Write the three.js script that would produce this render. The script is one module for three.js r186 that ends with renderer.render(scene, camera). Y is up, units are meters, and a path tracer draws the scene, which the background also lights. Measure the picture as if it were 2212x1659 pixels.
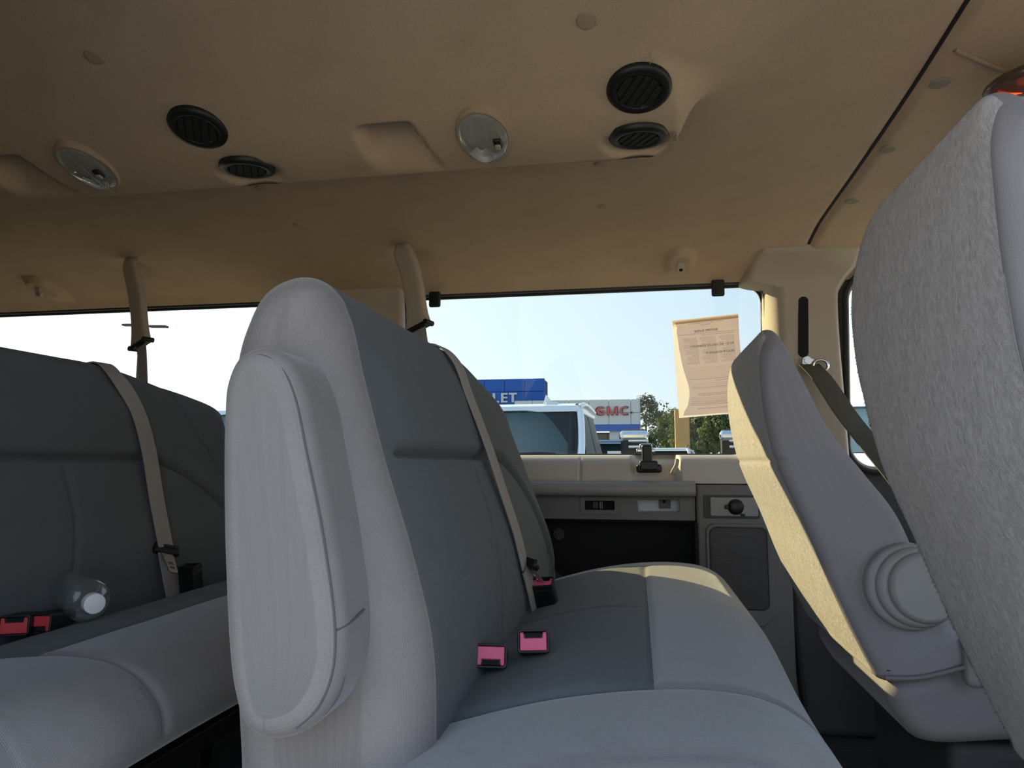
import * as THREE from 'three';
import { RoundedBoxGeometry } from 'three/addons/geometries/RoundedBoxGeometry.js';
import { TextGeometry } from 'three/addons/geometries/TextGeometry.js';
import { FontLoader } from 'three/addons/loaders/FontLoader.js';
import { mergeGeometries } from 'three/addons/utils/BufferGeometryUtils.js';
import { MeshSurfaceSampler } from 'three/addons/math/MeshSurfaceSampler.js';

// ---------------------------------------------------------------- camera, sky, sun, exposure
// Origin = the camera, standing just outside the open side door of the van. +X is the van's front, -Z its left wall, y is up.
const scene = new THREE.Scene();
const camera = new THREE.PerspectiveCamera(56.62, 2212 / 1659, 0.02, 600);
camera.rotation.order = 'YXZ';
camera.rotation.set(THREE.MathUtils.degToRad(6.3), THREE.MathUtils.degToRad(9.85), 0);
scene.add(camera);
const renderer = new THREE.WebGLRenderer({ antialias: true });
renderer.toneMapping = THREE.LinearToneMapping;
renderer.toneMappingExposure = 2.4;
renderer.shadowMap.enabled = true;
renderer.shadowMap.type = THREE.PCFSoftShadowMap;

const SUN = new THREE.Vector3(-1.1, 0.595, -1.0).normalize();
const SKY_STRENGTH = 1.0, SUN_STRENGTH = 12;
{
  const W = 512, H = 256, data = new Float32Array(W * H * 4), d = new THREE.Vector3();
  const zen = [0.40, 0.64, 0.98], hor = [1.04, 1.13, 1.15];
  for (let j = 0; j < H; j++) for (let i = 0; i < W; i++) {
    const el = (j + 0.5) / H * Math.PI - Math.PI / 2, az = ((i + 0.5) / W - 0.5) * 2 * Math.PI;
    d.set(Math.cos(el) * Math.cos(az), Math.sin(el), Math.cos(el) * Math.sin(az));
    const h = Math.pow(Math.max(d.y, 0), 0.55), c = d.dot(SUN);
    const mie = 0.75 * Math.pow(Math.max(0, (1 + c) / 2), 5) + 1.3 * Math.pow(Math.max(0, c), 18);
    for (let k = 0; k < 3; k++) {
      let v = hor[k] + (zen[k] - hor[k]) * h;
      v = v * (0.92 + mie * [1.12, 1.0, 0.86][k]);
      data[(j * W + i) * 4 + k] = d.y < 0 ? [0.35, 0.34, 0.33][k] : v;
    }
    data[(j * W + i) * 4 + 3] = 1;
  }
  const t = new THREE.DataTexture(data, W, H, THREE.RGBAFormat, THREE.FloatType);
  t.mapping = THREE.EquirectangularReflectionMapping;
  t.magFilter = t.minFilter = THREE.LinearFilter; t.wrapS = THREE.RepeatWrapping; t.needsUpdate = true;
  scene.background = t; scene.environment = t;
  scene.backgroundIntensity = scene.environmentIntensity = SKY_STRENGTH;
}
const sun = new THREE.DirectionalLight(new THREE.Color(1.0, 0.77, 0.37), SUN_STRENGTH);
sun.position.copy(SUN).multiplyScalar(60);
sun.castShadow = true; sun.shadow.mapSize.set(4096, 4096); sun.shadow.radius = 1;
Object.assign(sun.shadow.camera, { left: -14, right: 14, top: 14, bottom: -14, near: 1, far: 160 });
scene.add(sun);

// ---------------------------------------------------------------- helpers
let seed = 7;
const rnd = () => { seed = (seed + 0x6d2b79f5) | 0; let t = Math.imul(seed ^ (seed >>> 15), 1 | seed); t = (t + Math.imul(t ^ (t >>> 7), 61 | t)) ^ t; return ((t ^ (t >>> 14)) >>> 0) / 4294967296; };
const rr = (a, b) => a + (b - a) * rnd();
const V = (x, y, z) => new THREE.Vector3(x, y, z);
const clamp = (x, a = 0, b = 1) => Math.min(b, Math.max(a, x));
const sstep = (a, b, x) => { const t = clamp((x - a) / (b - a)); return t * t * (3 - 2 * t); };
const gauss = (x, s) => Math.exp(-x * x / (s * s));
const hash = (x, y) => { const s = Math.sin(x * 127.1 + y * 311.7) * 43758.5453; return s - Math.floor(s); };
function vnoise(x, y, per) {                                        // value noise, repeating every per cells
  const xi = Math.floor(x), yi = Math.floor(y), w = (t) => t * t * (3 - 2 * t), m = (a) => ((a % per) + per) % per;
  const fx = w(x - xi), fy = w(y - yi), a = hash(m(xi), m(yi)), b = hash(m(xi + 1), m(yi)), c = hash(m(xi), m(yi + 1)), e = hash(m(xi + 1), m(yi + 1));
  return (a + (b - a) * fx) * (1 - fy) + (c + (e - c) * fx) * fy;
}
const fbm = (u, v, base, oct = 4) => { let s = 0, a = 0.5, t = 0; for (let i = 0; i < oct; i++) { const p = base << i; s += a * vnoise(u * p, v * p, p); t += a; a *= 0.5; } return s / t; };
const lerpTable = (pts) => (x) => {                                 // smooth curve through (x, y) points, x rising
  const n = pts.length; if (x <= pts[0][0]) return pts[0][1]; if (x >= pts[n - 1][0]) return pts[n - 1][1];
  let k = 0; while (x > pts[k + 1][0]) k++;
  const s = (i) => { const a = pts[Math.max(0, i - 1)], b = pts[Math.min(n - 1, i + 1)]; return (b[1] - a[1]) / (b[0] - a[0]); };
  const h = pts[k + 1][0] - pts[k][0], t = (x - pts[k][0]) / h, t2 = t * t, t3 = t2 * t;
  return (2 * t3 - 3 * t2 + 1) * pts[k][1] + (t3 - 2 * t2 + t) * h * s(k) + (-2 * t3 + 3 * t2) * pts[k + 1][1] + (t3 - t2) * h * s(k + 1);
};
function tex(n, f, srgb, metres) {                                  // repeating texture computed from f(u, v); its tile is so many metres wide
  const d = new Uint8Array(n * n * 4);
  for (let j = 0; j < n; j++) for (let i = 0; i < n; i++) {
    const c = f(i / n, j / n), o = (j * n + i) * 4;
    for (let k = 0; k < 3; k++) d[o + k] = clamp(Array.isArray(c) ? c[k] : c) * 255;
    d[o + 3] = 255;
  }
  const t = new THREE.DataTexture(d, n, n); t.wrapS = t.wrapT = THREE.RepeatWrapping; t.magFilter = t.minFilter = THREE.LinearFilter;
  if (srgb) t.colorSpace = THREE.SRGBColorSpace;
  t.repeat.set(1 / metres, 1 / metres); t.needsUpdate = true; return t;
}
const mat = (o) => new THREE.MeshStandardMaterial({ roughness: 0.8, side: THREE.DoubleSide, ...o });
const phys = (o) => new THREE.MeshPhysicalMaterial({ side: THREE.DoubleSide, ...o });
const used = {};
const numbered = (n) => { if (!(n in used)) { used[n] = 0; return n; } used[n]++; return n + '_' + String(used[n]).padStart(3, '0'); };
const flags = (m) => { m.castShadow = m.receiveShadow = true; return m; };
function thing(name, label, category, at = [0, 0, 0], group) {
  const o = new THREE.Group(); o.name = numbered(name); o.position.set(...at); scene.add(o);
  o.userData = { label, category }; if (group) o.userData.group = group; return o;
}
function struct(name, at = [0, 0, 0]) { const o = new THREE.Group(); o.name = name; o.position.set(...at); o.userData.kind = 'structure'; scene.add(o); return o; }
function part(name, geo, m, parent, label) {
  if (Array.isArray(geo)) geo = geo.length > 1 ? mergeGeometries(geo.map((g) => (g.index ? g.toNonIndexed() : g)).map((g) => { const c = new THREE.BufferGeometry(); for (const a of ['position', 'normal', 'uv']) c.setAttribute(a, g.attributes[a]); return c; })) : geo[0];
  const o = flags(new THREE.Mesh(geo, m)); o.name = name; parent.add(o); if (label) o.userData.label = label; return o;
}
// geometry given in world coordinates, moved into the axes of its thing
const inWorld = (name, geo, m, parent, label) => { const p = part(name, geo, m, parent, label); p.position.sub(parent.position); return p; };
const box = (w, h, d, x = 0, y = 0, z = 0, r = 0.003) => new RoundedBoxGeometry(w, h, d, 2, Math.min(r, w / 2.01, h / 2.01, d / 2.01)).translate(x, y, z);
const cyl = (r1, r2, h, x = 0, y = 0, z = 0, n = 24) => new THREE.CylinderGeometry(r1, r2, h, n).translate(x, y, z);
const tube = (pts, r, n = 40, closed = false, rad = 8) => new THREE.TubeGeometry(new THREE.CatmullRomCurve3(pts.map((p) => (p.isVector3 ? p : V(...p))), closed, 'centripetal'), n, r, rad, closed);
const lathe = (pts, n = 40) => new THREE.LatheGeometry(pts.map((p) => new THREE.Vector2(...p)), n);
const shape = (pts) => { const s = new THREE.Shape(); pts.forEach((p, i) => (i ? s.lineTo(...p) : s.moveTo(...p))); return s; };
function rrect(x0, y0, x1, y1, r) {
  const s = new THREE.Shape(), [a, b, c, d] = Array.isArray(r) ? r : [r, r, r, r];   // bottom-left, bottom-right, top-right, top-left
  s.moveTo(x0 + a, y0); s.lineTo(x1 - b, y0); s.absarc(x1 - b, y0 + b, b, -Math.PI / 2, 0); s.lineTo(x1, y1 - c); s.absarc(x1 - c, y1 - c, c, 0, Math.PI / 2);
  s.lineTo(x0 + d, y1); s.absarc(x0 + d, y1 - d, d, Math.PI / 2, Math.PI); s.lineTo(x0, y0 + a); s.absarc(x0 + a, y0 + a, a, Math.PI, 1.5 * Math.PI); return s;
}
const extrude = (s, depth, bevel = 0, seg = 2, cs = 12) => new THREE.ExtrudeGeometry(s, { depth: depth - 2 * bevel, bevelEnabled: bevel > 0, bevelThickness: bevel, bevelSize: bevel, bevelOffset: -bevel, bevelSegments: seg, curveSegments: cs }).translate(0, 0, bevel);
function grid(nu, nv, f, uvf) {                                     // surface f(u, v) -> [x, y, z]
  const pos = [], uv = [], idx = [];
  for (let j = 0; j <= nv; j++) for (let i = 0; i <= nu; i++) { const p = f(i / nu, j / nv); pos.push(...p); uv.push(...(uvf ? uvf(i / nu, j / nv, p) : [p[0], p[2]])); }
  for (let j = 0; j < nv; j++) for (let i = 0; i < nu; i++) { const a = j * (nu + 1) + i, b = a + 1, c = a + nu + 1, d = c + 1; idx.push(a, b, d, a, d, c); }
  const g = new THREE.BufferGeometry(); g.setAttribute('position', new THREE.Float32BufferAttribute(pos, 3)); g.setAttribute('uv', new THREE.Float32BufferAttribute(uv, 2)); g.setIndex(idx); g.computeVertexNormals(); return g;
}
function ribbon(path, across, width, thick = 0.0016, n = 60) {      // flat webbing along a path, its width along "across"
  const c = new THREE.CatmullRomCurve3(path.map((p) => V(...p)), false, 'centripetal'), P = c.getPoints(n), acs = Array.isArray(across[0]) ? across.map((a) => V(...a)) : null, a0 = acs ? null : V(...across).normalize();
  let len = 0; const rows = P.map((p, i) => {
    if (i) len += p.distanceTo(P[i - 1]);
    const t = P[Math.min(n, i + 1)].clone().sub(P[Math.max(0, i - 1)]).normalize();
    let a = a0; if (acs) { const f = i / n * (acs.length - 1), k = Math.min(acs.length - 2, Math.floor(f)); a = acs[k].clone().lerp(acs[k + 1], f - k).normalize(); }
    const b = a.clone().addScaledVector(t, -a.dot(t)).normalize(), nn = t.clone().cross(b).normalize();
    return { p, b, nn, len };
  });
  const prof = [[-1, -1], [-0.96, -1.4], [0, -1.5], [0.96, -1.4], [1, -1], [1, 1], [0.96, 1.4], [0, 1.5], [-0.96, 1.4], [-1, 1], [-1, -1]];
  return grid(prof.length - 1, n, (u, v) => { const r = rows[Math.round(v * n)], q = prof[Math.round(u * (prof.length - 1))]; return r.p.clone().addScaledVector(r.b, q[0] * width / 2).addScaledVector(r.nn, q[1] * thick / 2).toArray(); },
    (u, v) => [prof[Math.round(u * (prof.length - 1))][0] * width / 2, rows[Math.round(v * n)].len]);
}
// A stuffed body: a closed side profile in (x, y), carried along z from zA (near) to zB (far), rounded at both ends; cut into parts by cls(f, z, p)
function pillow({ prof, N = 240, zA, zB, rA, rB, step = 0.005, rows: extra = [], mod, disp, cls, nEnd = 9 }) {
  const curve = new THREE.CatmullRomCurve3(prof.map((p) => V(p[0], p[1], 0)), true, 'centripetal'); curve.arcLengthDivisions = 800;
  const P = curve.getSpacedPoints(N).slice(0, N), L = curve.getLength();
  let area = 0; for (let i = 0; i < N; i++) { const a = P[i], b = P[(i + 1) % N]; area += a.x * b.y - b.x * a.y; }
  const s = area > 0 ? 1 : -1, nrm = P.map((p, i) => { const t = P[(i + 1) % N].clone().sub(P[(i + N - 1) % N]).normalize(); return V(s * t.y, -s * t.x, 0); });
  const lim = P.map((p, i) => { let m = 1e9; for (let j = 0; j < N; j += 2) { const dx = P[j].x - p.x, dy = P[j].y - p.y, dn = -(dx * nrm[i].x + dy * nrm[i].y), dd = dx * dx + dy * dy; if (dn > 1e-5 && dd > 1e-6) m = Math.min(m, dd / (2 * dn)); } return 0.85 * m; });   // how far it can be drawn in before it meets the other side
  const soft = lim.map((_, i) => { let t = 0; for (let d = -8; d <= 8; d++) t += Math.min(0.1, lim[(i + d + N) % N]); return Math.min(t / 17, lim[i] * 1.15); });
  const sgn = Math.sign(zB - zA), rows = [];
  for (let k = 0; k < nEnd; k++) { const a = k / nEnd * Math.PI / 2; rows.push([zA + sgn * rA * (1 - Math.sin(a) * 1) * 1, 0, a]); rows[k] = [zA + sgn * rA * (1 - Math.cos(a)), rA * (1 - Math.sin(a))]; }
  const m0 = zA + sgn * rA, m1 = zB - sgn * rB, nm = Math.max(2, Math.round(Math.abs(m1 - m0) / step)), mids = [];
  for (let k = 0; k <= nm; k++) mids.push(m0 + (m1 - m0) * k / nm);
  for (const e of extra) { let b = 1; for (let k = 1; k < mids.length - 1; k++) if (Math.abs(mids[k] - e) < Math.abs(mids[b] - e)) b = k; mids[b] = e; }
  for (const z of mids) rows.push([z, 0]);
  for (let k = nEnd - 1; k >= 0; k--) { const a = k / nEnd * Math.PI / 2; rows.push([zB - sgn * rB * (1 - Math.cos(a)), rB * (1 - Math.sin(a))]); }
  const R = rows.length, pos = new Float32Array(R * N * 3), uv = new Float32Array(R * N * 2), idx = [], who = [];
  for (let j = 0; j < R; j++) for (let i = 0; i < N; i++) {
    const q = j < R / 2 ? Math.min(1, soft[i] / rA) : Math.min(1, soft[i] / rB), ins = rows[j][1] * q;
    let p = [P[i].x - nrm[i].x * ins, P[i].y - nrm[i].y * ins, rows[j][0]];
    if (mod) p = mod(p, i / N);
    pos.set(p, (j * N + i) * 3); uv.set([i / N * L, rows[j][0]], (j * N + i) * 2);
  }
  const at = (k) => [pos[k * 3], pos[k * 3 + 1], pos[k * 3 + 2]];
  const put = (a, b, c, n) => { if (s * sgn > 0) idx.push(a, b, c); else idx.push(a, c, b); who.push(n); };
  for (let j = 0; j < R - 1; j++) for (let i = 0; i < N; i++) {
    const a = j * N + i, b = j * N + (i + 1) % N, c = a + N, d = b + N, n = cls ? cls((i + 0.5) / N, (rows[j][0] + rows[j + 1][0]) / 2, at(a)) : 'body';
    put(a, b, d, n); put(a, d, c, n);
  }
  for (const [j, z] of [[0, zA], [R - 1, zB]]) {
    const n = cls ? cls(-1, z, at(j * N)) : 'body', first = j === 0 ? 1 : -1;
    let far = 0, best = -1; for (let i = 0; i < N; i++) { const q = (P[i].x - P[0].x) ** 2 + (P[i].y - P[0].y) ** 2; if (q > best) { best = q; far = i; } }
    let a = 0, c = N - 1; const o = j * N;
    while (a < far || c > far) {                                    // a zip of triangles between the two sides of the profile
      const fa = a / far, fc = (N - 1 - c) / (N - 1 - far), stepA = c <= far || (a < far && fa <= fc), t = stepA ? [a, c, a + 1] : [a, c, c - 1];
      if (stepA) a++; else c--;
      if (t[0] === t[2] || t[1] === t[2]) continue;
      if (s * sgn * first > 0) idx.push(o + t[0], o + t[1], o + t[2]); else idx.push(o + t[0], o + t[2], o + t[1]);
      who.push(n);
    }
  }
  const g = new THREE.BufferGeometry(); g.setAttribute('position', new THREE.BufferAttribute(pos, 3)); g.setAttribute('uv', new THREE.BufferAttribute(uv, 2)); g.setIndex(idx); g.computeVertexNormals();
  if (disp) {
    const nn = g.attributes.normal; for (let k = 0; k < R * N; k++) { const p = at(k), n = [nn.getX(k), nn.getY(k), nn.getZ(k)], d = disp(p, n, (k % N) / N); for (let c = 0; c < 3; c++) pos[k * 3 + c] += n[c] * d; }
    g.computeVertexNormals();
  }
  const out = {}; for (const n of new Set(who)) {
    const map = new Map(), pi = [], po = [], no = [], u = [], all = g.attributes.normal;
    who.forEach((w, t) => { if (w !== n) return; for (let c = 0; c < 3; c++) { const k = idx[t * 3 + c]; if (!map.has(k)) { map.set(k, map.size); po.push(...at(k)); no.push(all.getX(k), all.getY(k), all.getZ(k)); u.push(uv[k * 2], uv[k * 2 + 1]); } pi.push(map.get(k)); } });
    const q = new THREE.BufferGeometry(); q.setAttribute('position', new THREE.Float32BufferAttribute(po, 3)); q.setAttribute('normal', new THREE.Float32BufferAttribute(no, 3)); q.setAttribute('uv', new THREE.Float32BufferAttribute(u, 2)); q.setIndex(pi); out[n] = q;
  }
  return out;
}

// ---------------------------------------------------------------- materials
const knitB = tex(256, (u, v) => { const r = Math.floor(v * 32), ph = (u * 20 + (r % 2) * 0.5) % 1, w = Math.abs(((v * 32) % 1) - 0.5) * 2; return 0.35 + 0.45 * (1 - w) * Math.min(1, 2.2 * Math.sin(Math.PI * ph)) + 0.2 * hash(Math.floor(u * 128), Math.floor(v * 128)); }, false, 0.05);
const ribB = tex(256, (u, v) => { const c = Math.abs(((u * 32) % 1) - 0.5) * 2, d = (v * 40 + Math.floor(u * 32) * 0.37) % 1; return 0.25 + 0.45 * (1 - c) * (0.6 + 0.4 * Math.sin(Math.PI * d)) + 0.3 * hash(Math.floor(u * 128) + 9, Math.floor(v * 128)); }, false, 0.05);
const clothC = tex(256, (u, v) => { const n = 0.93 + 0.05 * (fbm(u, v, 4, 5) - 0.5) + 0.07 * (hash(Math.floor(u * 256), Math.floor(v * 256)) - 0.5); return [n, n, n]; }, true, 0.11);
const feltB = tex(256, (u, v) => 0.5 * hash(Math.floor(u * 256), Math.floor(v * 256)) + 0.5 * fbm(u, v, 16, 4), false, 0.09);
const feltC = tex(256, (u, v) => { const n = 0.92 + 0.05 * (fbm(u, v, 4, 6) - 0.5) + 0.06 * (hash(Math.floor(u * 256) + 3, Math.floor(v * 256)) - 0.5); return [n, n, n]; }, true, 0.23);
const grainB = tex(256, (u, v) => fbm(u, v, 48, 3), false, 0.06);
const fleeceB = tex(512, (u, v) => 0.6 * fbm(u, v, 24, 5) + 0.25 * fbm(u + 0.3, v, 64, 3) + 0.15 * hash(Math.floor(u * 512), Math.floor(v * 512)), false, 0.12);
const fleeceC = tex(256, (u, v) => { const n = 0.86 + 0.16 * (fbm(u, v, 16, 5) - 0.5) + 0.12 * (hash(Math.floor(u * 256), Math.floor(v * 256)) - 0.5); return [n, n, n]; }, true, 0.09);
const webB = tex(128, (u, v) => 0.5 + 0.3 * Math.sin(2 * Math.PI * (u * 16)) * Math.sin(2 * Math.PI * v * 16) + 0.2 * Math.sin(2 * Math.PI * (u * 8 + v * 8)), false, 0.02);
const concreteC = tex(512, (u, v) => { const n = 0.62 + 0.12 * (fbm(u, v, 8, 6) - 0.5) + 0.12 * (hash(Math.floor(u * 512), Math.floor(v * 512)) - 0.5); return [n, n * 0.98, n * 0.95]; }, true, 4);
const dotsB = tex(64, (u, v) => { const k = Math.floor(v * 8), x = ((u * 7 + (k % 2) * 0.5) % 1) - 0.5, y = ((v * 8) % 1) - 0.5; return x * x + y * y < 0.1 ? 0 : 1; }, false, 0.024);
const dotsC = tex(64, (u, v) => { const k = Math.floor(v * 8), x = ((u * 7 + (k % 2) * 0.5) % 1) - 0.5, y = ((v * 8) % 1) - 0.5, n = x * x + y * y < 0.1 ? 0.25 : 1; return [n, n, n]; }, true, 0.024);
const M = {
  cloth: phys({ color: 0x8a8484, sheen: 1, sheenColor: new THREE.Color(0.70, 0.79, 0.86), sheenRoughness: 0.5, map: clothC, bumpMap: knitB, bumpScale: 0.0004, roughness: 0.95 }),
  insert: phys({ color: 0x60656a, sheen: 0.5, sheenColor: new THREE.Color(0.3, 0.33, 0.35), sheenRoughness: 0.5, map: clothC, bumpMap: ribB, bumpScale: 0.0005, roughness: 0.97 }),
  thread: mat({ color: 0x55545a, roughness: 0.95 }),
  fleece: mat({ color: 0xbebabc, map: fleeceC, bumpMap: fleeceB, bumpScale: 0.0016, roughness: 1 }),
  smoothCloth: phys({ color: 0x868389, sheen: 0.8, sheenColor: new THREE.Color(0.4, 0.42, 0.46), sheenRoughness: 0.5, map: clothC, bumpMap: knitB, bumpScale: 0.0002, roughness: 0.92 }),
  felt: mat({ color: 0xc2a88c, map: feltC, bumpMap: feltB, bumpScale: 0.0005, roughness: 1 }),
  sill: mat({ color: 0xb9b2ad, bumpMap: grainB, bumpScale: 0.0002, roughness: 0.62 }),
  tray: mat({ color: 0xb9bdc6, roughness: 0.5 }),
  beige: mat({ color: 0xaa9d8d, bumpMap: grainB, bumpScale: 0.0002, roughness: 0.62 }),
  grey: mat({ color: 0x6a686a, bumpMap: grainB, bumpScale: 0.0003, roughness: 0.6 }),
  greyPale: mat({ color: 0x8b8a8c, bumpMap: grainB, bumpScale: 0.0002, roughness: 0.55 }),
  darkGrey: mat({ color: 0x3c3c3f, bumpMap: grainB, bumpScale: 0.0003, roughness: 0.65 }),
  black: mat({ color: 0x0f0f10, roughness: 0.5 }),
  blackMatt: mat({ color: 0x101012, roughness: 0.9 }),
  rubber: mat({ color: 0x1a1b1d, roughness: 0.75 }),
  carpet: mat({ color: 0x2b2b2c, bumpMap: fleeceB, bumpScale: 0.004, roughness: 1 }),
  webbing: mat({ color: 0x9a9390, bumpMap: webB, bumpScale: 0.0004, roughness: 0.8 }),
  webDark: mat({ color: 0x4a4436, bumpMap: webB, bumpScale: 0.0004, roughness: 0.8 }),
  chrome: mat({ color: 0xd6d8da, metalness: 1, roughness: 0.16 }),
  steel: mat({ color: 0xc6c8ca, metalness: 1, roughness: 0.32 }),
  pink: mat({ color: 0xe0577f, roughness: 0.5 }),
  red: mat({ color: 0xcc3a42, roughness: 0.5 }),
  lens: phys({ color: 0xffffff, transmission: 1, thickness: 0, roughness: 0.04, ior: 1.5 }),
  tinted: phys({ color: new THREE.Color(0.30, 0.325, 0.325), transmission: 1, thickness: 0, roughness: 0, ior: 1.5, specularIntensity: 0.35 }),
  privacy: phys({ color: new THREE.Color(0.06, 0.07, 0.07), transmission: 1, thickness: 0, roughness: 0, ior: 1.5, specularIntensity: 0.35 }),
  clear: phys({ color: new THREE.Color(0.86, 0.9, 0.88), transmission: 1, thickness: 0, roughness: 0, ior: 1.5, specularIntensity: 0.35 }),
  pet: phys({ color: new THREE.Color(0.86, 0.9, 0.93), transmission: 0.94, thickness: 0, roughness: 0.06, ior: 1.6 }),
  whitePlastic: mat({ color: 0xe4e4ea, roughness: 0.5 }),
  concrete: mat({ color: 0xffffff, map: concreteC, roughness: 0.95 }),
  vanWhite: phys({ color: 0xdfe0e0, roughness: 0.35, clearcoat: 0.6 }),
};
const WY = (y) => -2.1 + 0.12 * (y - 0.27);                         // the left wall leans in towards its top
const leanWall = (g) => { const p = g.attributes.position; for (let k = 0; k < p.count; k++) p.setZ(k, p.getZ(k) + WY(p.getY(k))); g.computeVertexNormals(); return g; };

// ---------------------------------------------------------------- the setting
const GY = -1.32, FY = -0.70;
{ const g = struct('ground', [0, GY, 0]); part('concrete', new THREE.PlaneGeometry(700, 700, 1, 1).rotateX(-Math.PI / 2), M.concrete, g); const uv = g.children[0].geometry.attributes.uv; for (let k = 0; k < uv.count; k++) uv.setXY(k, uv.getX(k) * 700, uv.getY(k) * 700); }  // unseen lot surface, pale concrete chosen to bounce sunlight up to the ceiling
{ const g = struct('floor', [0, FY, 0]); part('floor_pan', box(4.3, 0.06, 1.92, -0.6, -0.04, -1.2), M.vanWhite, g); part('carpet', box(4.2, 0.012, 1.86, -0.6, -0.004, -1.2), M.carpet, g); }
const ceilB = lerpTable([[-2.068, .510], [-2.03, .532], [-1.97, .554], [-1.9, .571], [-1.8, .584], [-1.5, .592], [-1.2, .605], [-.95, .625], [-.7, .64], [-.5, .63], [-.38, .60], [-.3, .55], [-.26, .50]]);
const ceilA = lerpTable([[-1.3, .517], [-1.2, .5185], [-1.17, .5195], [-1.13, .5235], [-1.08, .537], [-1.03, .556], [-.95, .585], [-.85, .613], [-.7, .64], [-.6, .638]]);
const VENT2 = [[.0135, -1.131], [-.681, -1.135]];
function ceilY(x, z) {
  const b = ceilB(z); let y = b;
  if (z < -0.6) {
    const R = 0.24, qx = x - (0.262 - R), qz = (-1.205 + R) - z, mx = Math.max(qx, 0), mz = Math.max(qz, 0), len = Math.hypot(mx, mz);
    const sd = R - len, t = len > 0 ? (mx / len) : 0, w = 0.012 + 0.24 * sstep(0.05, 0.85, t), m = sstep(0, w, sd);
    y = b + (Math.min(ceilA(z), b) - b) * m;
  }
  for (const [vx, vz] of VENT2) { const d = Math.hypot(x - vx, z - vz), m = (1 - sstep(0.05, 0.066, d)) * sstep(-1.198, -1.175, z); if (m > 0) y += m * Math.max(0, 0.529 + 0.10 * (vz - z) - y); }
  for (const px of [-0.40, -1.13]) {                                // moulded finger pocket beside each lamp
    const zz = -z, f = sstep(1.052, 1.072, zz) * (1 - sstep(1.09, 1.19, zz));
    y += 0.05 * f * sstep(px - 0.055, px - 0.015, x) * (1 - sstep(px + 0.04, px + 0.052, x - 0.25 * (zz - 1.07)));
  }
  for (const [hx, hz] of [[0.129, -1.93], [-0.601, -1.93], [-1.85, -1.9]]) y -= hx > -0.5 || hx < -1 ? 0.02 * sstep(0.042, 0.03, Math.hypot(x - hx, Math.max(0, z - hz + 0.01))) * sstep(-2.045, -1.97, z) : 0;
  for (const [hx, hz] of [[-0.633, -1.86], [-1.49, -1.85]]) y += 0.016 * gauss(x - hx - 0.02, 0.045) * gauss(z - hz, 0.05);
  return y;
}
const ceilN = (x, z) => { const e = 0.004, dx = (ceilY(x + e, z) - ceilY(x - e, z)) / (2 * e), dz = (ceilY(x, z + e) - ceilY(x, z - e)) / (2 * e); return V(dx, -1, dz).normalize(); };
const CAPS = [[-.056, -.912], [-.789, -.885], [-.058, -1.385], [-.062, -1.606], [-.795, -1.385], [-.818, -1.606]];
const CAPF = [[.487, -1.176], [.48, -1.395], [.486, -1.649]];
const stand = (o, x, z, off = 0, flat = 0) => { const n = ceilN(x, z).lerp(V(0, -1, 0), flat).normalize(); o.quaternion.setFromUnitVectors(V(0, -1, 0), n); o.position.set(x, ceilY(x, z), z).addScaledVector(n, off); return o; };
{
  const c = struct('ceiling');
  const xs = (u) => -2.75 + (0.455 + 2.75) * u, zs = (v) => -2.066 + (2.066 - 0.262) * v;
  part('headliner', grid(420, 330, (u, v) => { const x = xs(u), z = zs(v); return [x, ceilY(x, z) + 0.008 * sstep(0.445, 0.455, x), z]; }), M.felt, c);
  const cap = lathe([[0, -.0022], [.0115, -.002], [.0135, -.001], [.0142, .0015]], 24);
  for (const [x, z] of CAPS) stand(part('trim_cap', cap, M.felt, c), x, z, 0.0005);
  part('tear', [tube([[.027, ceilY(.027, -.99) - .001, -.99], [.03, ceilY(.03, -.985) - .004, -.985], [.03, ceilY(.03, -.97) - .001, -.97]], .0007, 10)], M.beige, c, 'small tear beside round air vent');
  part('roof_panel', box(4.6, 0.03, 2.0, -0.6, 0.735, -1.17), M.vanWhite, c);
}
{                                                                   // overhead panel in front of the headliner, a dark gap between them
  const t = struct('trim_1');
  const x0 = 0.459, f = (u, v) => { const x = x0 + 1.0 * u, z = -2.066 + 1.80 * v; let y = ceilB(z) - 0.006 + 0.010 * sstep(0.012, 0, u * 1.0) - 0.035 * sstep(0.07, 0.3, x - x0) * sstep(-1.7, -1.3, z); return [x, y, z]; };
  part('overhead_panel', grid(120, 160, f), M.felt, t);
  const fy = (x, z) => f(x - x0, (z + 2.066) / 1.80)[1];
  const cap = lathe([[0, -.0022], [.0125, -.002], [.0145, -.001], [.0152, .0015]], 24);
  for (const [x, z] of CAPF) part('trim_cap', cap, mat({ color: 0x857f6c, roughness: 0.9 }), t).position.set(x, fy(x, z) - 0.001, z);
  part('gap_lining', box(0.016, 0.02, 1.75, 0.457, 0.66, -1.2), M.blackMatt, t);
  part('seam_bead', tube([[.457, fy(.459, -2.03) + .012, -2.03], [.457, fy(.459, -1.93) + .004, -1.93], [.457, fy(.459, -1.8) + .004, -1.8], [.457, fy(.459, -1.5) + .004, -1.5], [.457, fy(.459, -1.2) + .004, -1.2], [.457, fy(.459, -.9) + .004, -.9], [.457, fy(.459, -.6) + .004, -.6]], 0.005, 80), M.rubber, t);
  part('raised_rib', tube([[.475, fy(.475, -1.09) - .001, -1.09], [.52, fy(.52, -1.12) - .002, -1.12], [.57, fy(.57, -1.15) - .002, -1.15]], 0.0035, 20), M.felt, t);
}
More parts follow.
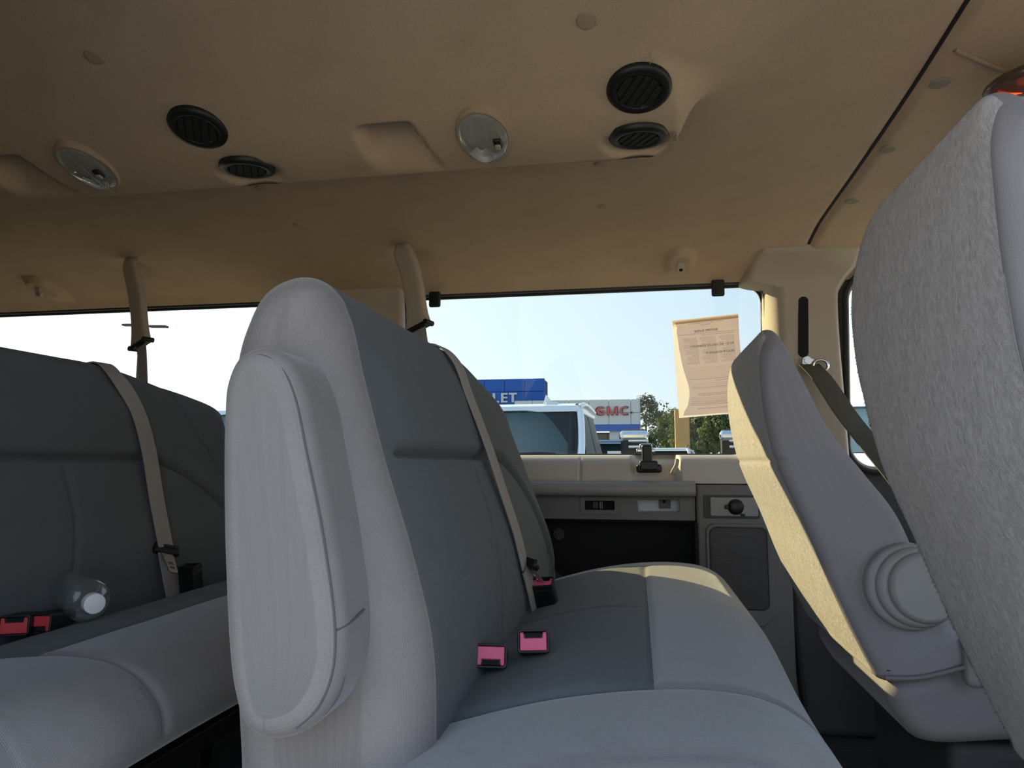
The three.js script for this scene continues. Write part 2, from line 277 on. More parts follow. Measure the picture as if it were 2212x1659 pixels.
// left wall: a shell with three window openings, then its trims
{
  const w = struct('wall_left');
  const s = shape([[-2.8, -0.8], [1.45, -0.8], [1.45, 0.72], [-2.8, 0.72]]);
  s.holes.push(rrect(-0.695, 0.02, 0.365, 0.508, [0.06, 0.10, 0.05, 0.05]), rrect(-2.45, 0.02, -1.05, 0.508, 0.06), rrect(0.578, -0.02, 1.35, 0.515, 0.07));
  part('body_side', leanWall(extrude(s, 0.03).translate(0, 0, -0.035)), M.darkGrey, w);
  part('outer_skin', leanWall(extrude(s, 0.012).translate(0, 0, -0.055)), M.vanWhite, w);
}
function pane(n, x0, x1, y0, y1, r, m) {
  const g = struct('window_' + n);
  part('glass', leanWall(new THREE.ShapeGeometry(rrect(x0, y0, x1, y1, r), 12).translate(0, 0, -0.03)), m, g);
  const loop = rrect(x0 + 0.002, y0 + 0.002, x1 - 0.002, y1 - 0.002, r).getSpacedPoints(160).slice(0, -1).map((p) => V(p.x, p.y, WY(p.y) - 0.022));
  part('rubber_seal', tube(loop, 0.0045, 240, true, 8), M.rubber, g);
  return g;
}
const win1 = pane(1, -0.695, 0.365, 0.02, 0.508, [0.06, 0.10, 0.05, 0.05], M.tinted);
pane(2, -2.45, -1.05, 0.02, 0.508, [0.06, 0.06, 0.06, 0.06], M.tinted);
{
  const g = pane(3, 0.578, 1.35, -0.02, 0.515, [0.07, 0.07, 0.07, 0.07], M.clear);
  const loop = (o) => rrect(0.578 - o, -0.02 - o, 1.35 + o, 0.515 + o, 0.07 + o).getSpacedPoints(160).slice(0, -1);
  part('door_seal', tube(loop(0.006).map((p) => V(p.x, p.y, WY(p.y) + 0.03)), 0.008, 240, true), M.rubber, g);
  part('door_frame', tube(loop(-0.004).map((p) => V(p.x, p.y, WY(p.y) + 0.012)), 0.006, 240, true), M.beige, g);
}
for (const x of [-0.597, 0.238]) {
  const h = part('hinge_clip', [box(0.036, 0.052, 0.014, x, 0.497, -2.062, 0.006), cyl(0.007, 0.007, 0.006).rotateX(Math.PI / 2).translate(x, 0.49, -2.053)], M.black, win1);
}
{
  const b = part('latch', [box(0.05, 0.028, 0.03, 0.033, -0.008, -2.03, 0.006), box(0.028, 0.06, 0.024, 0.029, 0.02, -2.045, 0.006), box(0.07, 0.024, 0.018, 0.034, -0.016, -2.028, 0.008)], M.black, win1, 'black window latch');
  part('latch_cap', [box(0.036, 0.016, 0.02, 0.027, 0.046, -2.06, 0.006), box(0.052, 0.012, 0.012, 0.026, 0.034, -2.066, 0.004)], M.steel, b);
}
{                                                                   // beige sill that rises into the pillar, notched round the latch
  const t = struct('trim_2');
  const prof = [[-2.135, .022], [-2.10, .022], [-2.075, .018], [-2.052, .008], [-2.041, -.006], [-2.037, -.03], [-2.033, -.052], [-2.036, -.058], [-2.08, -.06]];
  const cz = lerpTable(prof.map((p, i) => [i / 8, p[0]])), cy = lerpTable(prof.map((p, i) => [i / 8, p[1]]));
  const f = (x, v) => {
    const rise = x > 0.26 ? 0.10 - Math.sqrt(Math.max(0, 0.0121 - (Math.min(x, 0.365) - 0.26) ** 2)) : -0.01; const k = Math.max(0, rise + 0.01);
    const n = sstep(-0.018, 0.004, x) * sstep(0.122, 0.104, x), top = 1 - sstep(0.35, 0.8, v);
    let z = cz(v) - 0.045 * n * sstep(0.05, 0.2, v) * (1 - sstep(0.74, 0.82, v)), y = cy(v) + k * top - 0.006 * n * sstep(0.15, 0.3, v) * top;
    if (Math.abs(x + 0.157) < 0.0022) z -= 0.006 * sstep(0.2, 0.4, v);
    return [x, y, z];
  };
  part('sill', grid(700, 60, (u, v) => f(-2.6 + 3.02 * u, v), (u, v) => [3.02 * u, 0.2 * v]), M.sill, t);
  const t3 = struct('trim_3');                                      // cover of the pillar between the two rear windows
  part('pillar_cover', leanWall(extrude(rrect(-1.075, -0.05, -0.692, 0.55, 0.03), 0.035, 0.015, 4)), M.beige, t3);
  const cn = part('sill_clip', tube([[0.112, 0.008, -2.046], [0.108, -0.008, -2.036], [0.100, -0.022, -2.03], [0.096, -0.032, -2.034]], 0.006, 20), M.beige, t, 'small curled clip beside latch');
}
{                                                                   // pillar cover behind the driver's seat: bends in at its top and rolls back to the glass at its edges
  const t = struct('trim_4');
  const py = [-.06, .0, .15, .3, .42, .47, .505, .53, .548, .558], pz = [-2.03, -2.03, -2.03, -2.028, -2.026, -2.022, -2.012, -1.99, -1.955, -1.92];
  const cy = lerpTable(py.map((p, i) => [i / 9, p])), cz = lerpTable(pz.map((p, i) => [i / 9, p]));
  const L = lerpTable([[-.06, .36], [.48, .36], [.487, .355], [.495, .315], [.503, .298], [.53, .304], [.56, .322]]), Rr = lerpTable([[-.06, .572], [.15, .566], [.46, .56], [.50, .578], [.53, .60], [.56, .595]]);
  part('pillar_cover', grid(80, 120, (u, v) => {
    const y = cy(v), z = cz(v), l = L(y), r = Rr(y), x = l + (r - l) * u, el = x - l, er = r - x, et = (1 - v) * 0.35;
    const low = y < 0.48 ? 0.055 : 0.03, drop = (e, w, d) => d * Math.pow(1 - clamp(e / w), 2.2);
    return [x, y + drop(et, 0.02, 0.03), z - drop(el, low, 0.075) - drop(er, 0.02, 0.05)];
  }, (u, v, p) => [p[0], p[1]]), M.beige, t);
  part('adjuster_slot', extrude(rrect(-0.0135, -0.085, 0.0135, 0.085, 0.0134), 0.01, 0.003).rotateZ(-0.04).translate(0.456, 0.37, -2.034), M.blackMatt, t);
  part('lower_cover', [extrude(shape([[.385, -.06], [.60, -.06], [.60, -.70], [.42, -.70], [.40, -.45]]), 0.07, 0.02, 3).translate(0, 0, -2.09)], M.darkGrey, t);
}
{                                                                   // grey side panel under the sill: ledge, control strip, open cubby, speaker side
  const t = struct('trim_5');
  const lp = [[-2.05, -.05], [-2.0, -.052], [-1.985, -.06], [-1.98, -.072], [-1.985, -.085], [-2.0, -.092], [-2.04, -.093]];
  const cz = lerpTable(lp.map((p, i) => [i / 6, p[0]])), cy = lerpTable(lp.map((p, i) => [i / 6, p[1]]));
  part('ledge', grid(10, 40, (u, v) => [-2.6 + 2.755 * u, cy(v), cz(v)], (u, v) => [2.7 * u, v * 0.15]), M.greyPale, t);
  const strip = rrect(-2.6, -0.158, 0.156, -0.09, 0.004);
  strip.holes.push(rrect(-0.146, -0.131, -0.062, -0.106, 0.003), rrect(0.002, -0.137, 0.114, -0.102, 0.003));
  part('control_strip', extrude(strip, 0.02, 0.002).translate(0, 0, -2.052), M.grey, t);
  const side = shape([[.158, -.06], [.375, -.06], [.40, -.30], [.40, -.70], [.158, -.70]]);
  part('speaker_panel', extrude(side, 0.09, 0.008, 3).translate(0, 0, -2.11), M.grey, t);
  part('cubby_lining', [box(2.76, 0.56, 0.01, -1.22, -0.43, -2.10), box(0.01, 0.5, 0.12, 0.155, -0.41, -2.06), box(2.76, 0.01, 0.06, -1.22, -0.16, -2.075)], M.blackMatt, t);
  part('cubby_button', cyl(0.016, 0.016, 0.006).rotateX(Math.PI / 2).translate(-0.225, -0.205, -2.092), M.darkGrey, t);
  part('wheel_housing', pillow({ prof: [[-.75, -.70], [-.72, -.45], [-.6, -.33], [-.4, -.27], [-.26, -.29], [-.16, -.4], [-.12, -.70]], N: 80, zA: -1.80, zB: -2.09, rA: 0.05, rB: 0.01, step: 0.05 }).body, M.darkGrey, t);
}
// the other walls, which close the van behind and beside the camera
{
  const w = struct('wall_right');
  const s = shape([[-2.8, -0.8], [1.45, -0.8], [1.45, 0.72], [-2.8, 0.72]]);
  s.holes.push(rrect(-0.64, -0.72, 0.43, 0.49, 0.05), rrect(-2.45, 0.02, -1.15, 0.5, 0.06), rrect(0.56, -0.66, 1.38, 0.5, 0.06));
  part('body_side', extrude(s, 0.04).translate(0, 0, -0.26), M.beige, w);
  const f = struct('wall_front'), fs = shape([[-2.15, -0.8], [-0.22, -0.8], [-0.22, 0.72], [-2.15, 0.72]]); fs.holes.push(rrect(-2.0, 0.0, -0.38, 0.52, 0.08));
  part('bulkhead', extrude(fs, 0.04).rotateY(-Math.PI / 2).translate(1.45, 0, 0), M.darkGrey, f);
  const b = struct('wall_rear'), bs = shape([[-2.15, -0.8], [-0.22, -0.8], [-0.22, 0.72], [-2.15, 0.72]]); bs.holes.push(rrect(-1.98, 0.02, -1.24, 0.45, 0.05), rrect(-1.14, 0.02, -0.4, 0.45, 0.05));
  part('rear_doors', extrude(bs, 0.04).rotateY(-Math.PI / 2).translate(-2.76, 0, 0), M.beige, b);
  const panes = [['window_4', new THREE.PlaneGeometry(1.36, 0.5).translate(-1.8, 0.26, -0.24)], 
    ['window_6', new THREE.PlaneGeometry(1.66, 0.54).rotateY(-Math.PI / 2).translate(1.43, 0.26, -1.19)], ['window_7', new THREE.PlaneGeometry(0.78, 0.46).rotateY(Math.PI / 2).translate(-2.78, 0.235, -1.61)], ['window_8', new THREE.PlaneGeometry(0.78, 0.46).rotateY(Math.PI / 2).translate(-2.78, 0.235, -0.77)]];
  for (const [n, g] of panes) part('glass', g, n === 'window_4' || n > 'window_6' ? M.privacy : M.clear, struct(n));
}

// ---------------------------------------------------------------- bench seats
function makeBench(label) {
  const o = thing('bench_seat', label, 'bench seat', [-0.1, FY, -1.2], 'bench seats facing the front of the van');
  const put = (n, g, m, l) => inWorld(n, g, m, o, l);
  // backrest
  const SEAM = -0.722, farSeam = (y) => -1.553 + 0.62 * y;
  const shoulder = lerpTable([[-1.72, .125], [-1.655, .142], [-1.58, .158], [-1.485, .174], [-1.38, .189], [-1.28, .196], [-1.2, .196]]);
  const back = pillow({
    prof: [[-.30, -.475], [-.235, -.45], [-.204, -.38], [-.200, -.27], [-.205, -.18], [-.228, -.09], [-.258, 0], [-.284, .09], [-.303, .16], [-.322, .190], [-.352, .198], [-.390, .182], [-.417, .138], [-.429, .06], [-.427, -.05], [-.415, -.18], [-.402, -.30], [-.398, -.38], [-.37, -.45]],
    N: 720, zA: -0.664, zB: -1.70, rA: 0.058, rB: 0.075, step: 0.0045, rows: [SEAM, SEAM - 0.0045, -1.50],
    mod: (p) => {
      let [x, y, z] = p; const k = y > 0 ? shoulder(z) / 0.196 : 1;
      if (z < -0.75) { const zf = farSeam(clamp(y, -0.4, 0.2)), w = z > -1.50 ? (z + 0.75) / (-1.50 + 0.75) : (1.70 + z) / (1.70 - 1.50); z += (zf + 1.50) * clamp(w) * (z < -1.5 ? clamp((1.70 + z) / 0.2) / Math.max(w, 1e-6) * w : 1); }
      z += 0.022 * gauss(z + 0.735, 0.035) * sstep(0.14, 0.19, y) * sstep(-0.30, -0.325, x);
      return [x, y > 0 ? y * k : y, z];
    },
    disp: (p, n) => {
      const [x, y, z] = p; if (n[0] < 0.2) return 0;
      const inZ = sstep(-0.724, -0.80, z) * sstep(farSeam(y) - 0.0, farSeam(y) + 0.02, z), dip = 0.012 * sstep(-1.28, -1.52, z);
      let d = 0; const yc = 0.010 - 1.6 * Math.max(0, -1.28 - z) ** 2;
      d -= 0.011 * gauss(y - yc, 0.0042) * sstep(-0.745, -0.77, z) * sstep(farSeam(y), farSeam(y) + 0.03, z);
      d += 0.011 * inZ * sstep(yc, yc + 0.016, y) * (1 - sstep(0.10, 0.18, y));
      d += 0.005 * inZ * sstep(yc - 0.001, yc - 0.012, y) * (1 - sstep(-0.08, -0.2, y));
      d -= 0.0045 * gauss(z + 1.10 - 0.2 * Math.max(0, -0.1 - y), 0.006) * sstep(0.0, -0.02, y);
      d -= 0.0045 * gauss(z - farSeam(y), 0.006);
      d -= 0.002 * gauss(z - SEAM, 0.003);
      return d;
    },
    cls: (f, z, p) => (f < 0 || z > SEAM - 0.001 ? (z < -1.2 ? 'far_bolster' : 'side_bolster') : z < -1.50 ? 'far_bolster' : p[0] < -0.40 && p[1] < 0.19 ? 'rear_cover' : p[1] > 0.01 ? 'backrest_upper' : 'backrest_lower'),
  });
  put('side_bolster', back.side_bolster, M.cloth, 'paler end bolster');
  put('backrest_upper', back.backrest_upper, M.insert, 'dark ribbed head panel'); put('backrest_lower', back.backrest_lower, M.insert, 'dark ribbed back panel');
  put('far_bolster', back.far_bolster, M.insert); put('rear_cover', back.rear_cover, M.cloth);
  // cushion
  const CS = -0.78, CX = 0.012, FS = -1.66;
  const cushion = pillow({
    prof: [[-.36, -.34], [-.28, -.305], [-.2, -.275], [-.1, -.247], [0, -.231], [.08, -.228], [.13, -.237], [.165, -.258], [.186, -.288], [.188, -.312], [.178, -.330], [.15, -.338], [0, -.345], [-.2, -.36], [-.36, -.37]],
    N: 320, zA: -0.545, zB: -1.77, rA: 0.06, rB: 0.06, step: 0.006, rows: [CS, FS],
    mod: (p) => [p[0] + 0.02 * sstep(-0.8, -1.3, p[2]) * sstep(0, 0.15, p[0]) - 0.03 * sstep(-0.72, -0.56, p[2]) * sstep(0.05, 0.18, p[0]), p[1], p[2]],
    disp: (p, n) => {
      const [x, y, z] = p; let d = 0; if (n[1] < -0.2) return 0;
      d -= 0.005 * gauss(z - CS, 0.006);
      const inside = sstep(CS, CS - 0.03, z) * sstep(FS, FS + 0.03, z);
      d -= 0.005 * gauss(x - CX, 0.006) * inside;
      d -= 0.004 * gauss(z - FS, 0.007) * sstep(CX + 0.02, CX, x);
      d -= 0.0025 * gauss(z + 1.2 - 0.02 * x, 0.006) * sstep(CX, CX - 0.03, x);
      d += 0.006 * inside * sstep(CX, CX - 0.08, x);
      d += 0.0016 * (fbm(x * 0.7 + 0.3, z * 0.7, 8, 3) - 0.5);
      d -= 0.003 * gauss(z + 0.605, 0.004) * sstep(-0.1, 0.0, x);
      return d;
    },
    cls: (f, z, p) => (f < 0 ? 'cushion' : z > CS ? 'cushion_bolster' : z > FS && p[0] < CX && p[1] > -0.32 && p[0] > -0.36 ? 'cushion_insert' : 'cushion'),
  });
  put('cushion', cushion.cushion, M.cloth); put('cushion_bolster', cushion.cushion_bolster, M.cloth); put('cushion_insert', cushion.cushion_insert, M.insert, 'dark ribbed seat panel');
  // folded-up armrest on the near end
  const arm = pillow({ prof: [[-.322, -.242], [-.290, -.234], [-.270, -.216], [-.256, -.187], [-.253, -.15], [-.266, -.07], [-.285, .01], [-.300, .068], [-.317, .097], [-.343, .108], [-.366, .10], [-.378, .076], [-.380, .04], [-.373, -.09], [-.359, -.20], [-.345, -.232]], N: 260, zA: -0.598, zB: -0.70, rA: 0.022, rB: 0.02, step: 0.008 }).body;
  const a = put('armrest', arm, M.cloth, 'folded up armrest pad');
  const as = [[-.362, .092], [-.342, .099], [-.322, .089], [-.307, .063], [-.292, .008], [-.273, -.07], [-.2605, -.15], [-.2635, -.185], [-.2755, -.211], [-.294, -.228]];
  part('stitched_seam', tube(as.map(([x, y]) => [x, y, -0.6035]), 0.0011, 120), M.thread, a);
  part('zip_flap', [tube([[-.2605, -.145, -.6035], [-.2545, -.142, -.615], [-.2528, -.136, -.65]], 0.0011, 24), tube([[-.2545, -.147, -.617], [-.256, -.178, -.617], [-.262, -.203, -.617], [-.274, -.219, -.617]], 0.0013, 30)], M.thread, a);
  part('armrest_pivot', cyl(0.03, 0.03, 0.03).rotateX(Math.PI / 2).translate(-0.33, -0.19, -0.705), M.black, a);
  put('lower_seam', tube([[-.262, -.236, -.6725], [-.262, -.28, -.671], [-.266, -.33, -.670]], 0.0012, 20), M.thread);
  // base
  put('base_frame', [box(0.46, 0.03, 0.03, -0.1, -0.395, -0.8), box(0.46, 0.03, 0.03, -0.1, -0.395, -1.6), box(0.03, 0.03, 0.85, 0.09, -0.40, -1.2), box(0.03, 0.03, 0.85, -0.28, -0.40, -1.2)], M.black);
  for (const z of [-0.82, -1.58]) for (const [x, dx] of [[0.08, 0.03], [-0.27, -0.03]]) put('leg', box(0.035, 0.30, 0.05, 0, 0, 0).rotateZ(dx * 2).translate(x, -0.55, z), M.black);
  return o;
}
const bench1 = makeBench('nearer grey cloth bench seat with its armrest folded up and two pink buckles on it');
const bench2 = bench1.clone(); bench2.name = numbered('bench_seat'); bench2.position.x -= 0.73; bench2.position.y += 0.006; scene.add(bench2);
bench2.userData = { label: 'rear grey cloth bench seat in shade with a plastic bottle lying on it', category: 'bench seat', group: 'bench seats facing the front of the van' };
bench2.position.y = FY; 

// ---------------------------------------------------------------- front seats (driver's at dx 0)
function makeFrontSeat(label, zA, zB, dx, pivot, fuzzN, tall = 0) {
  const o = thing('front_seat', label, 'car seat', [0.38 + dx, FY, (zA + zB) / 2], 'front seats');
  const put = (n, g, m, l) => inWorld(n, g, m, o, l);
  const A = zA - 0.0225;                                              // the seam between end and rear cover
  const prof = [[.365, -.335], [.352, -.314], [.308, -.215], [.268, -.106], [.227, 0], [.212, .08], [.207, .16], [.209, .205], [.219, .228], [.234, .229], [.249, .212], [.274, .154], [.313, .053], [.36, -.015], [.405, -.08], [.44, -.17], [.47, -.24], [.50, -.30], [.44, -.335]];
  const ln = prof.map((p, i) => { const q = prof[(i + 1) % prof.length]; return Math.hypot(p[0] - q[0], p[1] - q[1] + tall * (sstep(-0.06, 0.2, p[1]) - sstep(-0.06, 0.2, q[1]))); }), fTop = ln.slice(0, 8).reduce((a, c) => a + c, 0) / ln.reduce((a, c) => a + c, 0);
  const b = pillow({
    prof: prof.map(([x, y]) => [x + dx, y + tall * sstep(-0.06, 0.2, y)]), N: 300, zA, zB, rA: 0.02, rB: 0.045, step: 0.006, rows: [A],
    mod: ([x, y, z]) => { const e = z - zB, w = tall ? 0.15 : 0.11, c = sstep(0.02, 0.24, y); const t = clamp(1 - e / w); return [x, y - c * 0.11 * t * t * t - 0.035 * c * sstep(zA - 0.07, zA, z) ** 2, z]; },
    disp: (p, n) => (n[0] < 0.3 ? 0.0025 * (fbm(p[1] * 0.9 + 0.1, p[2] * 0.9, 8, 4) - 0.5) - (pivot ? 0.0025 : 0) * gauss(p[1] - 0.003, 0.004) * (n[0] < -0.4 ? 1 : 0) : 0) - 0.0012 * gauss(p[2] - A, 0.003) * (n[0] < 0 ? 1 : 0),
    cls: (f, z, p) => (f < 0 ? (z < (zA + zB) / 2 ? 'rear_cover' : 'side_cover') : z > A - 0.001 ? 'side_cover' : f < fTop ? 'rear_cover' : 'backrest_front'),
  });
  const rear = put('rear_cover', b.rear_cover, M.fleece, 'worn fuzzy rear cover');
  put('side_cover', b.side_cover, M.smoothCloth, 'smooth side panel'); put('backrest_front', b.backrest_front, M.smoothCloth);
  const smp = new MeshSurfaceSampler(new THREE.Mesh(b.rear_cover)).setRandomGenerator(rnd).build(), P = V(), Nn = V(), fp = [], fn = [];
  for (let k = 0; k < fuzzN; k++) {
    smp.sample(P, Nn); if (Nn.z > -0.25 && Nn.y < 0.75) continue; const l = rr(0.0015, 0.004) * (rnd() < 0.1 ? 1.8 : 1), d = Nn.clone().add(V(rr(-1, 1), rr(-1, 1), rr(-1, 1)).multiplyScalar(0.9)).normalize(), s = d.clone().cross(V(rr(-1, 1), rr(-1, 1), rr(-1, 1))).normalize().multiplyScalar(0.0003);
    const q = P.clone().addScaledVector(Nn, -0.0004), e = q.clone().addScaledVector(d, l).add(V(0, -l * 0.3, 0));
    fp.push(...q.clone().add(s).toArray(), ...q.clone().sub(s).toArray(), ...e.toArray()); for (let c = 0; c < 3; c++) fn.push(...Nn.toArray());
  }
  const fg = new THREE.BufferGeometry(); fg.setAttribute('position', new THREE.Float32BufferAttribute(fp, 3)); fg.setAttribute('normal', new THREE.Float32BufferAttribute(fn, 3)); fg.setAttribute('uv', new THREE.Float32BufferAttribute(new Float32Array(fp.length / 3 * 2), 2));
  part('fuzz', fg, M.fleece, rear).userData.kind = 'stuff';
  const se = (f) => prof.slice(0, 9).map(([x, y]) => [x + dx + 0.001, y - (y > 0.1 ? 0.02 : 0), A]).map((p) => p);
  part('stitched_seam', tube(se().slice(1, 7).map(([x, y, z]) => [x + 0.002, y, z + 0.003]), 0.0007, 80), mat({ color: 0x7d7b80, roughness: 0.95 }), rear);
  // cushion with its hanging skirt
  const z0 = zA - 0.02, z1 = zB + 0.0;
  const cu = pillow({ prof: [[.385, -.355], [.40, -.338], [.47, -.318], [.6, -.30], [.75, -.285], [.83, -.29], [.87, -.33], [.86, -.38], [.80, -.40], [.56, -.425], [.425, -.43], [.395, -.395], [.383, -.37]].map(([x, y]) => [x + dx, y]), N: 140, zA: z0, zB: z1, rA: 0.03, rB: 0.04, step: 0.03 }).body;
  put('cushion', cu, M.smoothCloth);
  put('pedestal', [box(0.36, 0.24, Math.abs(z1 - z0) - 0.08, 0.66 + dx, -0.56, (z0 + z1) / 2, 0.02), box(0.5, 0.03, Math.abs(z1 - z0) - 0.04, 0.66 + dx, -0.685, (z0 + z1) / 2, 0.008)], M.darkGrey);
  if (pivot) {
    const cx = 0.412, cy = -0.19, c = (r, h, z, x = 0, y = 0) => { const p = [[0, h], [r - 0.008, h], [r - 0.003, h - 0.002], [r, h - 0.007], [r, 0]]; return lathe(p, 64).rotateX(Math.PI / 2).translate(cx + x, cy + y, z); };
    const a = put('pivot_cover', c(0.066, 0.022, zA - 0.004), M.greyPale, 'round plastic recliner cover');
    part('step_ring', c(0.060, 0.016, zA + 0.012, 0.007, 0.001), M.greyPale, a); part('step_ring', c(0.053, 0.014, zA + 0.024, 0.015, 0.002), M.greyPale, a);
    const arm = part('hinge_arm', box(0.035, 0.075, 0.03, 0.50, -0.30, zA - 0.0, 0.012), M.greyPale, a); arm.rotation.z = 0;
    put('hem', tube([[.372, -.330, zA + .002], [.42, -.326, zA + .004], [.47, -.312, zA + .004], [.51, -.30, zA + .002]], 0.003, 30), M.smoothCloth);
  }
  return o;
}
makeFrontSeat('driver seat with its tan sunlit back, in front of the pillar belt', -1.225, -1.72, 0, true, 40000);
makeFrontSeat('passenger seat with fuzzy grey worn back at the right edge', -0.553, -0.97, 0.062, false, 60000, 0.066);

// ---------------------------------------------------------------- belts, buckles, hooks
function shoulderBelt(label, x, z, x1, y1, z1, len) {
  const top = V(x, ceilY(x, z) + 0.004, z), o = thing('shoulder_belt', label, 'seat belt', top.toArray(), 'belts hanging from the roof');
  const end = V(x1, y1, z1), ax = end.clone().sub(top), L = ax.length(); ax.normalize();
  const side = V(0.93, 0.08, 0.36), bx = side.addScaledVector(ax, -side.dot(ax)).normalize(), bz = bx.clone().cross(ax).normalize();
  const wid = lerpTable([[0, .013], [.04, .021], [.12, .027], [.5, .030], [.75, .029], [.9, .032], [1, .038]]), thk = lerpTable([[0, .006], [.1, .014], [.5, .012], [1, .0125]]);
  const bow = (t) => 0.012 * Math.sin(Math.PI * t);
  part('guide_sleeve', grid(40, 50, (u, v) => { const a = u * 2 * Math.PI, w = wid(v), h = thk(v), cx = Math.sign(Math.cos(a)) * Math.pow(Math.abs(Math.cos(a)), 0.5), cz = Math.sign(Math.sin(a)) * Math.pow(Math.abs(Math.sin(a)), 0.5); return ax.clone().multiplyScalar(L * v).addScaledVector(bx, w * cx + bow(v)).addScaledVector(bz, h * cz).toArray(); }), M.beige, o);
  const e = ax.clone().multiplyScalar(L), m = new THREE.Matrix4().makeBasis(bx, ax, bz).setPosition(e);
  part('collar', [box(0.074, 0.012, 0.028, 0, 0.004, 0, 0.005), cyl(0.007, 0.007, 0.03).rotateX(Math.PI / 2).translate(0.034, 0.004, 0), cyl(0.007, 0.007, 0.03).rotateX(Math.PI / 2).translate(-0.034, 0.006, 0)].map((g) => g.applyMatrix4(m)), M.black, o);
  const down = ax.clone().lerp(V(0.12, -1, 0.1).normalize(), 0.6).normalize(), b = e.clone().addScaledVector(down, len);
  part('webbing', ribbon([e.clone().addScaledVector(ax, -0.02).toArray(), e.clone().addScaledVector(ax, 0.02).toArray(), e.clone().lerp(b, 0.5).toArray(), b.toArray()], bx.toArray(), 0.042, 0.002, 30), M.webbing, o);
  return o;
}
shoulderBelt('beige shoulder belt guide hanging from roof behind nearer bench seat', -0.620, -1.80, -0.552, 0.352, -1.755, 0.55);
shoulderBelt('beige shoulder belt guide hanging from roof above rear bench seat', -1.435, -1.79, -1.362, 0.334, -1.765, 0.5);
function frontBelt(label, path, across, tongueAt, tongueDir, tail, tAcross = across) {
  const o = thing('seat_belt', label, 'seat belt', path[0], 'belts lying over the bench backs');
  inWorld('webbing', ribbon(path, across, 0.038, 0.0022, 90), M.webbing, o);
  inWorld('webbing', ribbon(tail, across, 0.040, 0.0022, 30), M.webbing, o);
  const t = V(...tongueAt), d = V(...tongueDir).normalize(), a = V(...tAcross), bx = a.addScaledVector(d, -a.dot(d)).normalize(), n = bx.clone().cross(d), m = new THREE.Matrix4().makeBasis(bx, d, n).setPosition(t);
  const plate = new THREE.Shape(); [[-.013, -.004], [.013, -.004], [.0115, .02], [.0095, .046], [.006, .05], [-.006, .05], [-.0095, .046], [-.0115, .02]].forEach((p, i) => (i ? plate.lineTo(...p) : plate.moveTo(...p)));
  plate.holes.push(rrect(-.0055, .021, .0055, .029, .001), rrect(-.0055, .034, .0055, .040, .001));
  const tg = inWorld('tongue', extrude(plate, 0.0024, 0.0005).applyMatrix4(m), M.steel, o, 'chrome tongue plate');
  part('tongue_grip', [box(0.056, 0.018, 0.012, 0, -0.012, 0.001, 0.005), cyl(0.004, 0.004, 0.05).rotateZ(Math.PI / 2).translate(0, -0.02, 0.006)].map((g) => g.applyMatrix4(m)), M.black, tg);
  return o;
}
frontBelt('grey belt over nearer bench back with its tongue at a black buckle', [[-.355, .197, -1.150], [-.322, .194, -1.152], [-.296, .170, -1.154], [-.274, .11, -1.165], [-.246, .03, -1.181], [-.222, -.055, -1.206], [-.206, -.12, -1.235], [-.196, -.178, -1.258]], [-0.1, 0, 1],
  [-.192, -.186, -1.285], [0.3, -0.55, -0.55], [[-.196, -.178, -1.262], [-.19, -.23, -1.30], [-.185, -.275, -1.325]], [0.8, -0.2, 0.5]);
frontBelt('grey belt over rear bench back with a loose chrome tongue', [[-1.09, .195, -1.262], [-1.056, .1985, -1.263], [-1.027, .172, -1.266], [-1.003, .112, -1.297], [-.978, .037, -1.305], [-.948, -.074, -1.302], [-.926, -.170, -1.308]], [-0.1, 0, 1],
  [-.918, -.182, -1.300], [0.62, -0.58, 0.45], [[-.926, -.170, -1.305], [-.918, -.22, -1.312], [-.91, -.265, -1.318]]);
function buckle(label, face, dir, up, color, group, len = 0.072, slotUp = 1) {
  const o = thing('buckle', label, 'seat belt buckle', face, group);
  const z = V(...dir).normalize(), y = V(...up).addScaledVector(z, -V(...up).dot(z)).normalize(), x = y.clone().cross(z);
  o.quaternion.setFromRotationMatrix(new THREE.Matrix4().makeBasis(x, y, z)); if (slotUp < 0) o.rotateZ(Math.PI);
  const fr = rrect(-.0205, -.0145, .0205, .0145, .005); fr.holes.push(rrect(-.0175, -.0115, .0175, .0115, .003));
  part('housing', [box(.040, .028, len, 0, 0, -len / 2 - .006, .006), extrude(fr, .010, .0012).translate(0, 0, -.009)], M.black, o);
  const bt = shape([[-.0172, -.0112], [.0172, -.0112], [.0172, .011], [.0125, .011], [.0115, .004], [-.0115, .004], [-.0125, .011], [-.0172, .011]]);
  part('release_button', extrude(bt, .007, .0012).translate(0, 0, -.0085), color, o);
  part('slot', box(.021, .006, .004, 0, .0078, -.007, .001), M.blackMatt, o);
  part('stalk', box(.026, .010, .09, 0, -.002, -len - .035, .004), M.blackMatt, o);
  return o;
}
const BG = 'buckles on the bench seats';
buckle('pink buckle nearest the bench back with its slot at the bottom', [-.184, -.240, -.905], [0.16, 0.30, 1], [0.03, 1, 0], M.pink, BG, 0.07, -1);
buckle('pink buckle farther from the bench back with its slot at the top', [-.134, -.226, -.930], [0.1, 0.36, 1], [-0.03, 1, 0], M.pink, BG, 0.075, 1);
buckle('black buckle standing on the nearer bench with a tongue plugged in', [-.172, -.214, -1.312], [-0.12, 0.86, 0.42], [0.1, -0.3, -0.9], M.pink, BG, 0.06, 1);
buckle('leftmost red buckle lying on the rear bench seat', [-.885, -.2325, -.916], [0.45, 0.1, 0.9], [0, 1, 0], M.red, BG, 0.06, 1);
buckle('red buckle next to the plastic bottle on the rear bench', [-.871, -.235, -.942], [0.25, 0.1, 0.95], [0, 1, 0], M.red, BG, 0.07, -1);
buckle('black buckle behind loose chrome tongue on the rear bench', [-.888, -.205, -1.330], [-0.05, 1, 0.15], [0, 0.1, -1], M.black, BG, 0.055, 1);
